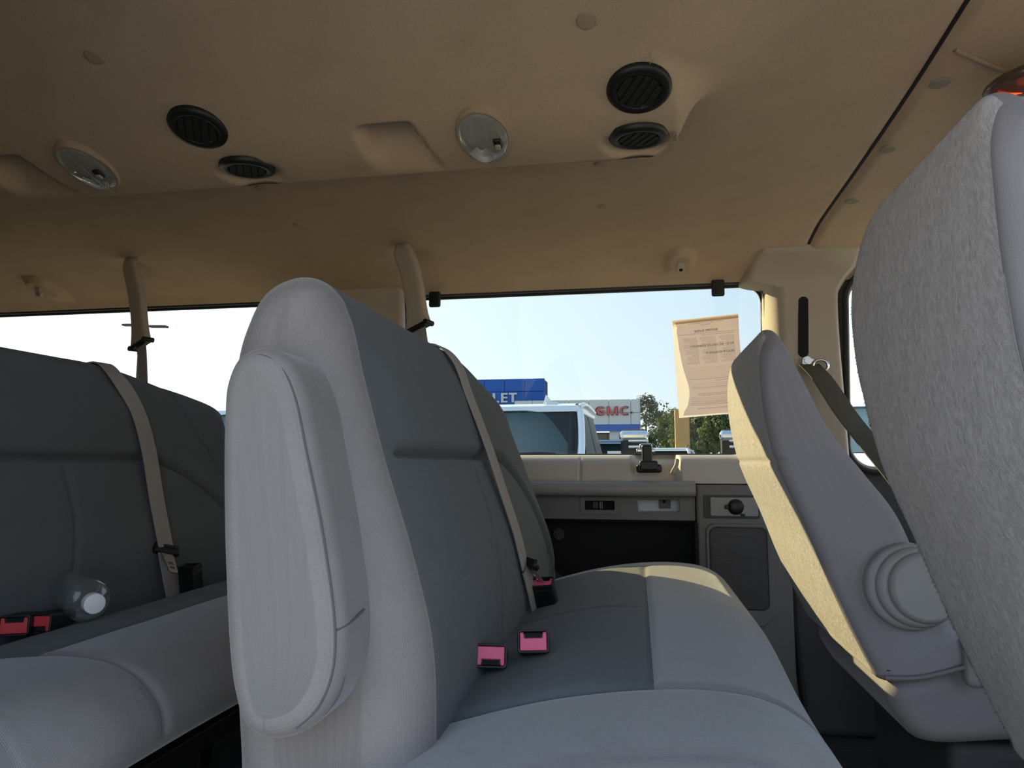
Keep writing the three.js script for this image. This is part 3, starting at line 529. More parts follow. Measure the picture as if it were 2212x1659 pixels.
function coatHook(label, x, z) {
  const o = thing('coat_hook', label, 'hook', [x, ceilY(x, z) - 0.002, z], 'coat hooks along the left roof edge');
  const s = shape([[-.004, .020], [.004, .020], [.0085, -.012], [.006, -.021], [-.006, -.021], [-.0085, -.012]]); s.holes.push(new THREE.Shape().absarc(0, -.011, .0034, 0, 7, false) && (() => { const h = new THREE.Path(); h.absarc(0, -.011, .0034, 0, Math.PI * 2); return h; })());
  const m = part('hook', extrude(s, .012, .002, 2).translate(0, 0, -0.002), M.beige, o); o.scale.set(1.3, 1.1, 1); o.lookAt(x - 0.08, -0.1, 0.4);
  part('hook_hole', cyl(.0034, .0034, .002).rotateX(Math.PI / 2).translate(0, -.011, -.001), M.blackMatt, o);
}
coatHook('small beige coat hook with a hole, above the window near the pillar', .129, -1.955);
coatHook('small beige coat hook in the dark corner above the rear bench', -1.85, -1.92);
{                                                                   // driver's belt on the pillar
  const o = thing('pillar_belt', 'dark olive belt running from chrome anchor on pillar down behind front seats', 'seat belt', [.462, .27, -2.015]);
  const plate = rrect(-.016, -.012, .016, .012, .008);
  const a = part('anchor_plate', [extrude(plate, .005, .001).rotateZ(-0.35), box(.03, .016, .004, .018, -.010, .003, .002).rotateZ(-0.3)], M.chrome, o, 'chrome anchor plate');
  part('anchor_bolt', [cyl(.009, .009, .01, 0, 0, 0, 6).rotateX(Math.PI / 2).translate(-.004, .003, .008), cyl(.012, .012, .004).rotateX(Math.PI / 2).translate(-.004, .003, .005)], M.steel, a);
  part('belt_ring', [new THREE.TorusGeometry(.019, .0045, 10, 32).scale(1.0, 0.85, 1).translate(.028, -.012, .010)], M.chrome, o, 'chrome belt ring');
  inWorld('webbing', ribbon([[.462, .262, -2.005], [.480, .222, -1.96], [.505, .12, -1.85], [.528, .04, -1.75], [.550, -.04, -1.64], [.575, -.15, -1.5]], [1, 0, -0.3], .060, .002, 60), M.webDark, o);
  inWorld('webbing', ribbon([[.545, .085, -1.74], [.56, .05, -1.68], [.585, -.03, -1.6], [.61, -.14, -1.5]], [1, 0, -0.2], .046, .002, 40), M.webDark, o);
}

// ---------------------------------------------------------------- roof vents and lamps
function vent(label, x, z, n) {
  const o = thing('air_vent', label, 'air vent', [x, ceilY(x, z), z], 'round black air vents in the roof'); stand(o, x, z, 0.001, 0.25); if (n) { o.quaternion.setFromUnitVectors(V(0, -1, 0), V(...n).normalize()); o.position.set(x, 0.5285, z); }
  part('bezel', lathe([[.0325, .004], [.0325, -.003], [.0345, -.0055], [.040, -.0062], [.0455, -.0045], [.0485, -.0005], [.0483, .005]], 64), M.black, o);
  const bowl = part('shell', lathe([[0, -.0024], [.02, -.0024], [.034, -.0022]], 48), M.blackMatt, o);
  for (let k = -2; k <= 2; k++) { const w = 2 * Math.sqrt(.0315 ** 2 - (k * .0122) ** 2); part('slat', box(.0116, .0022, w, 0, 0, 0, .001).rotateZ(0.12).translate(k * .0122, -.0042, 0), M.blackMatt, o); }
  o.rotateY(0.5);
}
vent('large looking round black air vent above the bench window', .014, -1.03);
vent('round black air vent close to roof crease, under the larger looking one', ...VENT2[0], [0, -1, -0.08]);
vent('round black air vent up beside the left dome lamp', -.711, -1.03);
vent('thin looking black air vent on the roof crease near left dome lamp', ...VENT2[1], [0, -1, -0.08]);
function lamp(label, x, z) {
  const o = thing('dome_lamp', label, 'lamp', [x, ceilY(x, z), z], 'clear dome lamps in the roof'); stand(o, x, z, 0.001, 0.2);
  const sx = 0.0425, sz = 0.061, ov = (g) => g.scale(sx, 1, sz);
  part('bezel', ov(lathe([[0.93, -.004], [.98, -.0055], [1.03, -.0045], [1.06, .001], [1.07, .012]], 64)), M.felt, o);
  part('reflector', ov(lathe([[0, -.0062], [.5, -.0062], [.97, -.0058]], 48)), mat({ color: 0x97948a, roughness: 0.3, metalness: 0.0 }), o);
  part('lens', ov(lathe([[0, -.019], [.3, -.0185], [.6, -.016], [.82, -.0115], [.95, -.005], [.98, -.001]], 64)), M.lens, o);
  const ribs = []; for (let k = 0; k < 9; k++) { const r = .28 + .07 * k, p = []; for (let a = -1.1; a <= 0.9; a += 0.2) p.push([(-0.10 + Math.sin(a) * r * 0.75) * sx, -.0165 + .011 * (r * 0.95) ** 4, -Math.cos(a) * r * sz]); ribs.push(tube(p, .0012, 20, false, 6)); }
  part('lens_ribs', ribs, mat({ color: 0xc4c4bc, roughness: 0.25 }), o);
  part('dividing_line', tube([[.010, -.0175, .062], [.010, -.019, .02], [.010, -.019, -.03], [.010, -.014, -.062]], .0009, 20), M.greyPale, o);
  const s = part('switch', [box(.013, .006, .020, .024, -.016, -.002, .002)], M.black, o); part('rocker', box(.009, .006, .010, .024, -.0195, -.006, .002), M.beige, s);
}
lamp('clear oval dome lamp between the pocket and the large round vent', -.237, -1.092);
lamp('clear oval dome lamp at the left edge, seen edge on', -.968, -1.090);
{
  const o = thing('overhead_lens', 'brown smoked lens with an added orange sun glint above the passenger seat', 'lamp', [.603, .562, -1.12]);
  part('lens', new THREE.SphereGeometry(1, 40, 20).scale(.075, .020, .06).rotateY(-0.45), phys({ color: 0x4a3b30, roughness: 0.3, clearcoat: 0.5 }), o);
  part('sun_glint_strip', box(.05, .004, .005, -.036, -.016, .012, .002).rotateY(-0.3), mat({ color: 0xff5a20, emissive: 0xff3c10, emissiveIntensity: 1.2 }), o);  // reflected sun on the lens, put in as an emissive orange strip
  const l = new THREE.PointLight(0xff4a18, 0.0007, 1); l.position.set(-.036, -.045, .02); l.castShadow = true; o.add(l);  // added light spreading the orange of the sun glint
}

// ---------------------------------------------------------------- small things on the side panel, the paper, the bottle
{
  const o = thing('control', 'dark recessed slide control with a pale lever, left in the side panel', 'control', [-.104, -.1185, -2.035]);
  const fr = rrect(-.055, -.026, .055, .024, .004); fr.holes.push(rrect(-.041, -.0125, .041, .0125, .003));
  part('frame', extrude(fr, .006, .0015), M.grey, o); part('recess', box(.086, .028, .006, 0, 0, -.018), M.blackMatt, o);
  part('lever', [box(.0025, .02, .012, .001, 0, -.008), box(.0025, .02, .012, .006, 0, -.008)], M.beige, o); part('slide', box(.02, .022, .008, -.012, 0, -.012), M.black, o);
  const p = thing('wall_pocket', 'empty pale recess with a small socket, right of the slide control', 'recess', [.058, -.1195, -2.05]);
  part('tray', [box(.114, .004, .04, 0, -.0185, -.012), box(.004, .037, .04, -.056, 0, -.012), box(.004, .037, .04, .056, 0, -.012), box(.114, .037, .004, 0, 0, -.032)], M.tray, p);
  const b = part('socket', box(.032, .028, .012, .018, .006, -.024, .002), M.grey, p); part('socket_hole', cyl(.0045, .0045, .004).rotateX(Math.PI / 2).translate(.016, .011, -.0175), M.blackMatt, b);
  const q = thing('power_outlet', 'round black power outlet cap on a grey plate above the speaker', 'power outlet', [.256, -.118, -2.018]);
  part('plate', extrude(rrect(-.062, -.025, .062, .025, .004), .006, .002), M.greyPale, q); part('surround', extrude(rrect(-.079, -.031, .066, .031, .005), .003, .001).translate(0, 0, -.0015), M.darkGrey, q);
  const c = part('cap', lathe([[0, .016], [.012, .015], [.018, .011], [.021, .004], [.021, 0]], 40).rotateX(Math.PI / 2).translate(.004, 0, .004), M.black, q, 'round black cap'); part('tab', box(.012, .006, .006, .025, -.016, .008, .002).rotateZ(-0.2), M.black, c); part('tab', box(.014, .012, .006, -.018, 0, .008, .004), M.black, c);
  const s = thing('speaker_grille', 'perforated grey speaker grille low in the side panel', 'speaker', [.262, -.28, -2.019]);
  const gr = extrude(rrect(-.072, -.106, .074, .106, .018), .008, .003, 3); part('mesh_grille', gr, mat({ color: 0x58565a, map: dotsC, bumpMap: dotsB, bumpScale: 0.001, roughness: 0.55 }), s);
  const rim = rrect(-.082, -.150, .092, .117, [.05, .05, .024, .024]); rim.holes.push(rrect(-.073, -.107, .075, .107, .019)); part('rim', extrude(rim, .012, .004, 3).translate(0, 0, -.004), M.grey, s);
}
{
  const W = 768, H = 1180, cv = document.createElement('canvas'); cv.width = W; cv.height = H; const c = cv.getContext('2d');
  c.fillStyle = '#efe2e4'; c.fillRect(0, 0, W, H); c.translate(W, 0); c.scale(-1, 1);            // the print faces outside, so it reads mirrored in here
  c.fillStyle = c.strokeStyle = '#6e6878'; c.textAlign = 'center'; c.lineWidth = 2;
  const line = (y, x0 = 40, x1 = W - 40, w = 2) => { c.lineWidth = w; c.beginPath(); c.moveTo(x0, y); c.lineTo(x1, y); c.stroke(); };
  c.font = '17px sans-serif'; c.fillText('IMPORTANT: Spoken promises are difficult to enforce.', W / 2, 60); c.fillText('Keep this form.', W / 2, 84);
  c.font = 'bold 40px sans-serif'; c.fillText('BUYERS GUIDE', W / 2, 165); line(182, 40, W - 40, 3);
  const words = 'warranty parts labor dealer vehicle system covered repair buyer seller frame engine brake steering cost cooling service contract'.split(' ');
  c.textAlign = 'left';
  const text = (x, y, w, n, px, lh) => { c.font = px + 'px sans-serif'; for (let i = 0; i < n; i++) { let s = ''; while (c.measureText(s).width < w * (i % 5 === 4 ? 0.5 : 0.85)) s += words[Math.floor(rnd() * words.length)] + ' '; c.fillText(s, x, y + i * lh); } };
  text(60, 206, 420, 1, 14, 16);
  for (let k = 0; k < 3; k++) { text(60 + k * 225, 235, 190, 22, 11, 15); c.font = 'bold 13px sans-serif'; }
  c.font = 'bold 38px sans-serif'; c.globalAlpha = 0.8; c.fillText('AS IS - NO DEALER WARRANTY', 70, 345, 620); c.fillText('DEALER WARRANTY', 70, 440, 420); c.globalAlpha = 1;
  for (let k = 0; k < 9; k++) line(600 + k * 16, 60, W - 60, 0.7);
  line(745, 40, W - 40, 3); text(60, 775, 300, 1, 15, 20); for (let k = 0; k < 4; k++) line(800 + k * 22, 60, W - 60, 1); line(850, 40, W - 40, 2); text(90, 930, 560, 2, 17, 20);
  for (let k = 0; k < 6; k++) line(975 + k * 17, 40, W - 40, k > 2 ? 3 : 1.5); text(60, 1110, 560, 1, 16, 20);
  const t = new THREE.CanvasTexture(cv); t.colorSpace = THREE.SRGBColorSpace;
  const o = thing('paper_form', 'printed paper form hung inside the window, its text mirrored', 'paper', [.2, .41, -2.062]);
  const paper = phys({ map: t, color: 0xffffff, roughness: 0.95, transmission: 0.45, thickness: 0 }), plain = phys({ color: 0xe6ddd2, roughness: 0.95, transmission: 0.5, thickness: 0 });
  const w = 0.182, h = 0.276, sk = (u, v) => [(u - 0.5) * w - 0.014 * (0 - v) * 0.4 + 0.008 * v, -h * v + (u - 0.5) * 0.014, 0];
  part('back_sheet', grid(20, 40, (u, v) => { const p = sk(u, v); return [p[0], p[1], -0.012 - 0.020 * v - 0.004 * Math.sin(v * 4)]; }, (u, v) => [u, 1 - v]), plain, o);
  part('front_sheet', grid(50, 80, (u, v) => { const p = sk(u, v * 0.985), c = gauss(v - 0.78, 0.22) * (1 - sstep(0, 0.35, u)) + 0.35 * gauss(v - 0.5, 0.3) * (1 - sstep(0, 0.3, u)); return [p[0] + 0.019 * c + 0.010 * (1 - u) * sstep(0.1, 0.35, v) * (1 - sstep(0.9, 1, v)), p[1] + 0.004 * c, -0.008 - 0.018 * v + 0.016 * c + 0.003 * Math.sin(v * 9 + u * 2) + 0.004 * gauss(v - 0.07, 0.03)]; }, (u, v) => [u, 1 - v]), paper, o);
  part('header_strip', grid(20, 6, (u, v) => { const p = sk(u, v * 0.045); return [p[0], p[1] + 0.002, -0.004 + 0.004 * v]; }, (u, v) => [u, 1 - v]), phys({ color: 0xdcc6a8, roughness: 0.95, transmission: 0.4, thickness: 0 }), o);
}
{
  const o = thing('plastic_bottle', 'crushed clear plastic bottle with a white cap lying on rear bench', 'bottle', [-.80, -.207, -.966]);
  const crush = (g) => { const p = g.attributes.position; for (let k = 0; k < p.count; k++) { const y = p.getY(k), a = Math.atan2(p.getZ(k), p.getX(k)), f = 1 - 0.14 * sstep(-0.03, -0.08, y) * (0.5 + 0.5 * Math.sin(3 * a + y * 90)) - 0.05 * Math.sin(y * 260) * sstep(-0.045, -0.06, y); p.setX(k, p.getX(k) * f); p.setZ(k, p.getZ(k) * f); } g.computeVertexNormals(); return g; };
  const q = new THREE.Quaternion().setFromUnitVectors(V(0, 1, 0), V(0.8, 0.0, 0.6).normalize()); o.quaternion.copy(q);
  part('bottle_body', crush(lathe([[0, -.165], [.026, -.165], [.031, -.158], [.032, -.13], [.029, -.12], [.032, -.10], [.032, -.055], [.0335, -.045], [.0315, -.03], [.024, -.014], [.0145, -.006], [.0125, 0], [.0125, .004]], 60)), M.pet, o);
  part('cap', lathe([[.0148, -.004], [.0148, .010], [.0138, .0122], [0, .0125]], 48), M.whitePlastic, o, 'white screw cap');
}

// ---------------------------------------------------------------- outside
const glassDark = phys({ color: 0x182424, roughness: 0.3, specularIntensity: 0.04 });
const teal = phys({ color: 0x2c6a68, roughness: 0.12, clearcoat: 0.5, bumpMap: grainB });
const tyre = mat({ color: 0x18181a, roughness: 0.9 });
function wheel(parent, x, z, r = 0.4) {
  const w = part('wheel', lathe([[r * 0.55, -.11], [r * 0.9, -.12], [r, -.08], [r, .08], [r * 0.9, .12], [r * 0.55, .11]], 32).rotateZ(Math.PI / 2).translate(x, r, z), tyre, parent);
  part('rim', cyl(r * 0.6, r * 0.6, .2).rotateZ(Math.PI / 2).translate(x, r, z), M.steel, w);
}
function sideExtrude(pts, half, bevel) { return extrude(shape(pts), half * 2, bevel, 3).rotateY(-Math.PI / 2).translate(half, 0, 0); }   // pts in (z forward, y); forward becomes +z
function makePickup(label) {
  const o = thing('pickup_truck', label, 'truck', [-1.52, GY, -8.5], 'white trucks parked side by side'); o.rotation.y = -0.05;
  const paint = phys({ color: 0xe9ebee, roughness: 0.3, clearcoat: 0.8, clearcoatRoughness: 0.1 });
  // forward of the truck is +z; the windshield base stands at z 0.35, y 1.42
  part('body', sideExtrude([[-4.0, .55], [2.1, .55], [2.15, .95], [2.1, 1.28], [1.6, 1.36], [.45, 1.42], [.2, 1.40], [-2.2, 1.38], [-2.25, 1.42], [-4.0, 1.42]], 1.0, 0.06), paint, o);
  const taper = (g) => { const p = g.attributes.position; for (let k = 0; k < p.count; k++) { const y = p.getY(k); p.setX(k, p.getX(k) * (1 - 0.16 * sstep(1.4, 2.1, y))); } g.computeVertexNormals(); return g; };
  part('roof', taper(sideExtrude([[-2.0, 1.95], [-2.05, 2.0], [-1.6, 2.085], [-.75, 2.085], [-.42, 2.03], [-.36, 1.955], [-.42, 1.93], [-1.95, 1.93]], 0.98, 0.03)), paint, o);
  part('cabin', taper(sideExtrude([[-2.2, 1.35], [.42, 1.35], [-.40, 1.97], [-2.0, 1.97]], 0.90, 0.02)), mat({ color: 0x17191b, roughness: 0.7 }), o);
  const ws = (u, v) => { const y = 1.40 + 0.565 * v, w = (0.80 - 0.09 * v); return [(u - 0.5) * 2 * w, y, 0.47 - 0.84 * v - 0.10 * (2 * (u - 0.5)) ** 2]; };
  const wsp = part('windshield', grid(24, 16, ws), teal, o);
  const bar = (p, r) => tube(p, r, 24);
  for (const s of [-1, 1]) {
    part('pillar', bar([[s * .93, 1.38, .42], [s * .90, 1.55, .12], [s * .855, 1.80, -.22], [s * .815, 1.97, -.44]], .045), paint, o);
    part('glass_border', bar([[s * .80, 1.40, .36], [s * .775, 1.6, .08], [s * .715, 1.95, -.42]], .035), M.rubber, o);
    part('side_window', grid(10, 8, (u, v) => { const y = 1.42 + 0.5 * v, zf = 0.12 - 0.55 * v; return [s * (0.955 - 0.11 * v), y, zf + (-0.95 - zf) * u]; }), glassDark, o);
    part('side_window', grid(6, 8, (u, v) => { const y = 1.42 + 0.5 * v; return [s * (0.955 - 0.11 * v), y, -1.03 - (0.85 - 0.2 * v) * u]; }), glassDark, o);
    part('roof_strip', bar([[s * .76, 2.045, -.55], [s * .76, 2.07, -.8], [s * .76, 2.07, -1.6]], .02), mat({ color: 0x8a7a66, roughness: 0.7 }), o);
    part('roof_rail', bar([[s * .80, 2.0, -.42], [s * .83, 2.045, -.6], [s * .83, 2.06, -1.2], [s * .83, 2.03, -1.9]], .035), paint, o);
    const m = part('mirror', [box(.30, .47, .12, s * 1.50, 1.47, 0.05, .05), box(.44, .05, .06, s * 1.18, 1.28, 0.05, .02), box(.44, .05, .06, s * 1.18, 1.36, 0.05, .02)], M.black, o, 'black towing mirror');
    part('mirror_cap', box(.33, .13, .15, s * 1.50, 1.625, 0.07, .055), M.chrome, m, 'chrome mirror cap');
    for (const y of [1.50, 1.57]) part('chrome_bar', box(.23, .045, .10, s * 1.50 + 0.05, y, 0.085, .02), M.chrome, m);
    part('headlight', box(.34, .3, .1, s * .78, 1.02, 2.12, .04), M.clear, o);
    for (const z of [1.25, -2.9]) wheel(o, s * .86, z, 0.42);
  }
  const fin = shape([[-.07, 0], [.09, 0], [.05, .035], [-.005, .10], [-.035, .135], [-.05, .08]]);
  part('roof_antenna', [extrude(fin, .03, .01, 2).translate(.37, 2.07, -.75), box(.16, .05, .10, .41, 2.08, -.74, .02)], paint, o);
  part('dark_band', grid(20, 4, (u, v) => { const p = ws(u, 0.985 + 0.03 * v); return [p[0], p[1], p[2] + 0.012]; }), M.rubber, o);
  const gr = part('grille', box(1.2, .45, .08, 0, 1.0, 2.13, .03), M.blackMatt, o); for (let k = 0; k < 4; k++) part('grille_bar', box(1.15, .04, .05, 0, .85 + .1 * k, 2.17, .015), M.chrome, gr);
  part('bumper', box(1.96, .3, .2, 0, .62, 2.16, .06), M.chrome, o);
  const wp = [[-.62, 1.405, .47], [-.35, 1.42, .46], [-.05, 1.43, .46], [.1, 1.42, .47]]; part('wiper', [bar(wp, .012), bar(wp.map(([x, y, z]) => [x + .55, y, z + .005]), .012)], M.black, o);
  part('cowl_paper', box(.22, .05, .1, .05, 1.43, .40, .01), M.whitePlastic, o);
  return o;
}
const truck = makePickup('white pickup truck facing the van, in the middle of the window');
for (const [dx, l] of [[-3.86, 'white pickup truck showing as a sliver left of the folded armrest'], [4.13, 'white truck by the driver seat, only its chrome mirror showing']]) {
  const t = truck.clone(); t.name = numbered('pickup_truck'); t.position.x += dx; t.userData = { ...truck.userData, label: l }; scene.add(t);
}
function makeCar(label, x, z, len, wid, hgt, color, turn, suv, sticker) {
  const o = thing('parked_car', label, 'car', [x, GY, z]); o.rotation.y = turn; const b = hgt * 0.56, L = len / 2, half = wid / 2, paint = phys({ color, roughness: 0.35, clearcoat: 0.7 });
  part('body', sideExtrude([[-L, .35], [L, .35], [L + .02, b * .8], [L - .2, b * .92], [L - 1.1, b], [-L + .1, b], [-L, b * .8]], half, 0.06), paint, o);
  const rearX = suv ? -L + 0.15 : -L + 0.75, cab = [[rearX, b - .02], [L - 1.05, b - .02], [L - 1.85, hgt - .04], [suv ? -L + 0.45 : -L + 1.4, hgt - .04]];
  const tap = (g) => { const p = g.attributes.position; for (let k = 0; k < p.count; k++) p.setX(k, p.getX(k) * (1 - 0.22 * sstep(b, hgt, p.getY(k)))); g.computeVertexNormals(); return g; };
  part('windows', tap(sideExtrude(cab, half - 0.05, 0.03)), glassDark, o);
  part('roof', tap(sideExtrude([[cab[3][0] - .08, hgt - .09], [cab[2][0] + .1, hgt - .09], [cab[2][0] - .1, hgt], [cab[3][0] + .2, hgt]], half - 0.02, 0.03)), paint, o);
  for (const s of [-1, 1]) {
    const q = 1 - 0.22, w = half - 0.03;
    part('pillar', tube([[s * w, b - .02, L - 1.02], [s * w * 0.89, (b + hgt) / 2, L - 1.45], [s * w * q, hgt - .05, L - 1.84]], .045), paint, o);
    part('pillar', tube([[s * w, b - .02, rearX], [s * w * 0.89, (b + hgt) / 2, (rearX + cab[3][0]) / 2], [s * w * q, hgt - .05, cab[3][0]]], .06), paint, o);
    part('mirror', box(.2, .14, .1, s * (half + .08), b + .05, L - 1.2, .04), paint, o);
    if (suv) part('roof_rail', tube([[s * w * .72, hgt + .0, cab[2][0] - .3], [s * w * .72, hgt + .06, cab[2][0] - .45], [s * w * .72, hgt + .06, cab[3][0] + .3], [s * w * .72, hgt, cab[3][0] + .15]], .02), M.darkGrey, o);
    for (const zz of [L - .85, -L + .85]) wheel(o, s * (half - .12), zz, 0.34);
  }
  if (sticker) part('window_sticker', box(.45, .34, .01, .32, (b + hgt) / 2 - .02, L - 1.38, .004).rotateX(0), M.whitePlastic, o, 'white paper behind windshield');
  return o;
}
makeCar('dark blue car with a white windshield paper, behind the truck', -.72, -15.6, 4.6, 1.9, 1.80, 0x39506c, 0.05, true, true);
makeCar('pale car with roof rails right behind the window latch', .79, -21.2, 4.6, 1.85, 1.74, 0xdfe4e2, -0.12, true);
makeCar('silver car beside the pale car with roof rails', 2.7, -26, 4.6, 1.8, 1.62, 0xaab6bf, 0.9, false);
makeCar('red car low at the right end of the row', 4.2, -31.5, 4.5, 1.8, 1.52, 0xa8283a, 1.2, false);

const font = await new FontLoader().loadAsync('fonts/droid/droid_sans_bold.typeface.json');
const word = (s, size, depth, sx = 1) => { const g = new TextGeometry(s, { font, size, depth, curveSegments: 6, bevelEnabled: false }); g.computeBoundingBox(); g.translate(-(g.boundingBox.max.x + g.boundingBox.min.x) / 2, -(g.boundingBox.max.y + g.boundingBox.min.y) / 2, 0); return g.scale(sx, 1, 1); };
const K = 1.8;                                                      // the showroom stands 90 m away
{
  const o = thing('showroom', 'white panelled showroom with red letters, behind the parked cars', 'building', [-4.0 * K, GY, -90]);
  const at = (x) => (x + 4.0) * K, Yb = (y) => y * K - GY, white = mat({ color: 0xd9dcd8, roughness: 0.5 }), blue = mat({ color: 0x1d5fb8, roughness: 0.5 });
  const x0 = at(-8.5), x1 = at(0.24), yt = Yb(4.39), ym = Yb(3.45), yb = Yb(2.62);
  const xs = [x0, at(-7.2), at(-5.9), at(-4.6), at(-3.22), at(-1.83), at(-0.32), x1];
  for (let k = 0; k < xs.length - 1; k++) for (const [a, b] of [[yb, ym], [ym, yt]]) part('panel', box(xs[k + 1] - xs[k] - .05, b - a - .05, .2, (xs[k] + xs[k + 1]) / 2, (a + b) / 2, 0, .02), white, o);
  for (let k = 0; k < 3; k++) for (const [a, b] of [[yb, ym], [ym, yt]]) part('panel', box(.2, b - a - .05, 3.3, x1 + .05, (a + b) / 2, -1.75 - 3.4 * k, .02), white, o);
  part('core', box(x1 - x0 - .4, yt - yb - .3, 10, (x0 + x1) / 2 - .1, (yb + yt) / 2, -5.3), mat({ color: 0x6a6c6c }), o);
  part('soffit', box(x1 - x0 + .1, .2, 10.4, (x0 + x1) / 2 + .1, yb - .2, -5.1), mat({ color: 0xb59c82 }), o);
  part('blue_band', box(x1 - x0 + .1, .85, .3, (x0 + x1) / 2, yb - .38, .05), blue, o);
  part('column', box(1.5, yb - .6, 1.2, at(-1.40), (yb - .6) / 2, -.8, .03), white, o);
  part('column', box(1.5, yb - .6, 1.2, at(-6.5), (yb - .6) / 2, -.8, .03), white, o);
  part('shopfront', box(x1 - x0 - 2.5, yb - .8, .2, (x0 + x1) / 2 - 1.3, (yb - .8) / 2, -4.5), phys({ color: 0x2b2c28, roughness: 0.08, clearcoat: 0.5 }), o);
  for (let k = 0; k < 6; k++) part('mullion', box(.12, yb - .8, .1, x0 + 1.2 + k * 2.6, (yb - .8) / 2, -4.35), M.darkGrey, o);
  part('outline', word('GMC', 1.13, .14, 1.22).translate(at(-1.62), Yb(3.58), .1), mat({ color: 0x6d2229 }), o, 'dark red letter backing');
  part('letters', word('GMC', 1.0, .2, 1.25).translate(at(-1.62), Yb(3.58), .16), mat({ color: 0xc75a63, roughness: 0.5 }), o, 'red letters');
  part('wall_lamp', box(.25, .18, .3, at(-.27), Yb(3.45), .2, .05), M.black, o);
  const p = thing('sign_wall', 'tall blue panelled wall with white letters, left of the white showroom', 'building', [-9.5 * 1.9, GY, -95]);
  const q = (x) => (x + 9.5) * 1.9, R = q(-6.31), Lf = q(-16.5), top = 5.97 * 1.9 - GY, low = 3.2 * 1.9 - GY, nx = 7, ny = 3;
  for (let i = 0; i < nx; i++) for (let j = 0; j < ny; j++) { const w = (R - Lf) / nx, h = (top - low) / ny; part('panel', box(w - .05, h - .05, .3, Lf + (i + .5) * w, low + (j + .5) * h, 0, .02), blue, p); }
  part('core', box(R - Lf - .3, top - low - .2, 4, (R + Lf) / 2, (top + low) / 2, -2.2), mat({ color: 0x123a78 }), p);
  part('shopfront', box(R - Lf, low, 4, (R + Lf) / 2, low / 2, -2.4), phys({ color: 0x30332f, roughness: 0.1 }), p);
  part('letters', word('CHEVROLET', 1.30, .25, 1.2).translate(q(-11.0), 4.55 * 1.9 - GY + .1, .15), mat({ color: 0xd8dce0, roughness: 0.5 }), p, 'white raised letters');
  const lb = p.children[p.children.length - 1]; lb.geometry.computeBoundingBox(); lb.geometry.translate(q(-8.30) - lb.geometry.boundingBox.max.x, 0, 0);
}
{
  const o = thing('lot_lamp', 'thin parking lot lamp with two heads behind the rear roof belt', 'lamp post', [-23.2, GY, -30]);
  part('pole', cyl(.07, .10, 7.7, 0, 3.85, 0), M.darkGrey, o);
  part('lamp_head', box(.95, .10, .3, -.62, 7.86, 0, .04).rotateZ(-0.02), M.darkGrey, o); part('lamp_head', box(.95, .10, .3, .62, 7.78, 0, .04).rotateZ(-0.04), M.darkGrey, o);
}
{
  const o = thing('reflection_post', 'added tan post standing in for a window glass reflection under the paper form', 'post', [3.23, GY, -52]);  // a reflection in the window glass, built as an added solid post
  part('reflection_strip', box(.98, 3.75 + 1.32, .8, 0, 2.53, 0, .02), mat({ color: 0xc09a63, bumpMap: feltB, bumpScale: 0.01, roughness: 0.9 }), o);
  part('reflection_foot', box(1.05, 1.7, .9, 0, 0.85, 0, .02), mat({ color: 0xa8714e, roughness: 0.9 }), o);
}
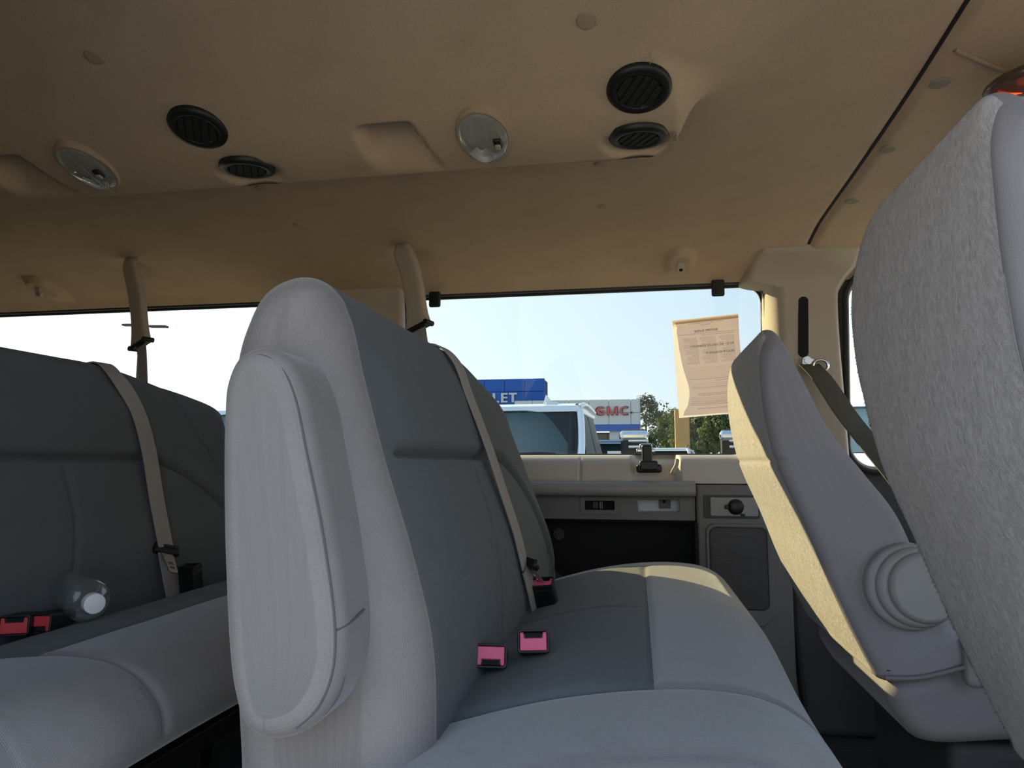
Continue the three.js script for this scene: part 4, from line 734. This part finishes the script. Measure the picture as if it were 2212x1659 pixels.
// trees beyond the lot
const leafM = [0x4c5c2c, 0x5a6a30, 0x3f5030].map((c) => phys({ color: c, roughness: 0.9, transmission: 0.35, thickness: 0 })), barkM = mat({ color: 0x7d7361, roughness: 1 });
function tree(label, x, z, h, r, kind, base = 0.35) {
  const o = thing('tree', label, 'tree', [x, GY, z]);
  const trunk = [tube([[0, 0, 0], [rr(-.15, .15), h * .4, 0], [rr(-.2, .2), h * .8, 0]], .16, 12)];
  for (let k = 0; k < 5; k++) { const a = rr(0, 6.28), y = h * rr(base, .75); trunk.push(tube([[0, y, 0], [Math.cos(a) * r * .4, y + .6, Math.sin(a) * r * .4], [Math.cos(a) * r * .75, y + 1.0, Math.sin(a) * r * .75]], .06, 8)); }
  part('trunk', trunk, barkM, o);
  const pos = [], nor = [], uv = [], clumps = [];
  for (let k = 0; k < 60; k++) { const t = rnd(), y = h * (base + (1 - base) * t), w = r * Math.sqrt(Math.max(0.03, 1 - (1.7 * t - 0.7) ** 2)) * rr(0.3, 1), a = rr(0, 6.28); clumps.push([Math.cos(a) * w, y - 0.3, Math.sin(a) * w, rr(.5, 1.05) * (h / 9)]); }
  for (const [cx, cy, cz, cr] of clumps) for (let k = 0; k < 90; k++) {
    const d = V(rr(-1, 1), rr(-1, 1), rr(-1, 1)).normalize(), p = V(cx, cy, cz).addScaledVector(d, cr * Math.cbrt(rr(.3, 1))), n = d.clone().add(V(rr(-.6, .6), rr(-.2, .8), rr(-.6, .6))).normalize(), a = V(rr(-1, 1), rr(-1, 1), rr(-1, 1)).cross(n).normalize(), b = n.clone().cross(a), s = rr(.12, .26);
    const q = [[-1, 0], [0, -.6], [1, 0], [0, .6]].map(([i, j]) => p.clone().addScaledVector(a, i * s).addScaledVector(b, j * s));
    for (const i of [0, 1, 2, 0, 2, 3]) { pos.push(...q[i].toArray()); nor.push(...n.toArray()); uv.push(0, 0); }
  }
  const g = new THREE.BufferGeometry(); g.setAttribute('position', new THREE.Float32BufferAttribute(pos, 3)); g.setAttribute('normal', new THREE.Float32BufferAttribute(nor, 3)); g.setAttribute('uv', new THREE.Float32BufferAttribute(uv, 2));
  part('crown', g, leafM[kind], o);
}
tree('tall dark tree right at the corner of the white showroom', 1.69, -118, 12.0, 4.2, 2, .12);
tree('rounded green tree next to the dark tree by the showroom', 5.4, -107, 9.0, 3.3, 0, .10);
tree('green tree behind the added tan post', 7.2, -97, 9.0, 2.9, 1, .22);
tree('tall pine like tree with bare trunk under the paper form', 7.96, -88, 7.75, 2.4, 0, .42);
tree('tall tree with bare trunk at the right end of the trees', 8.9, -80, 6.8, 2.2, 1, .40);
tree('slender tree between the two bare trunk trees', 11.0, -119, 9.6, 2.9, 2, .36);
tree('small low tree at the far right beside the chrome mirror', 11.9, -93, 5.0, 1.7, 0, .2);
tree('hazy dark tree filling the gap behind the added tan post', 6.15, -130, 9.8, 5.2, 2, .05);

scene.updateMatrixWorld(true);
renderer.render(scene, camera);
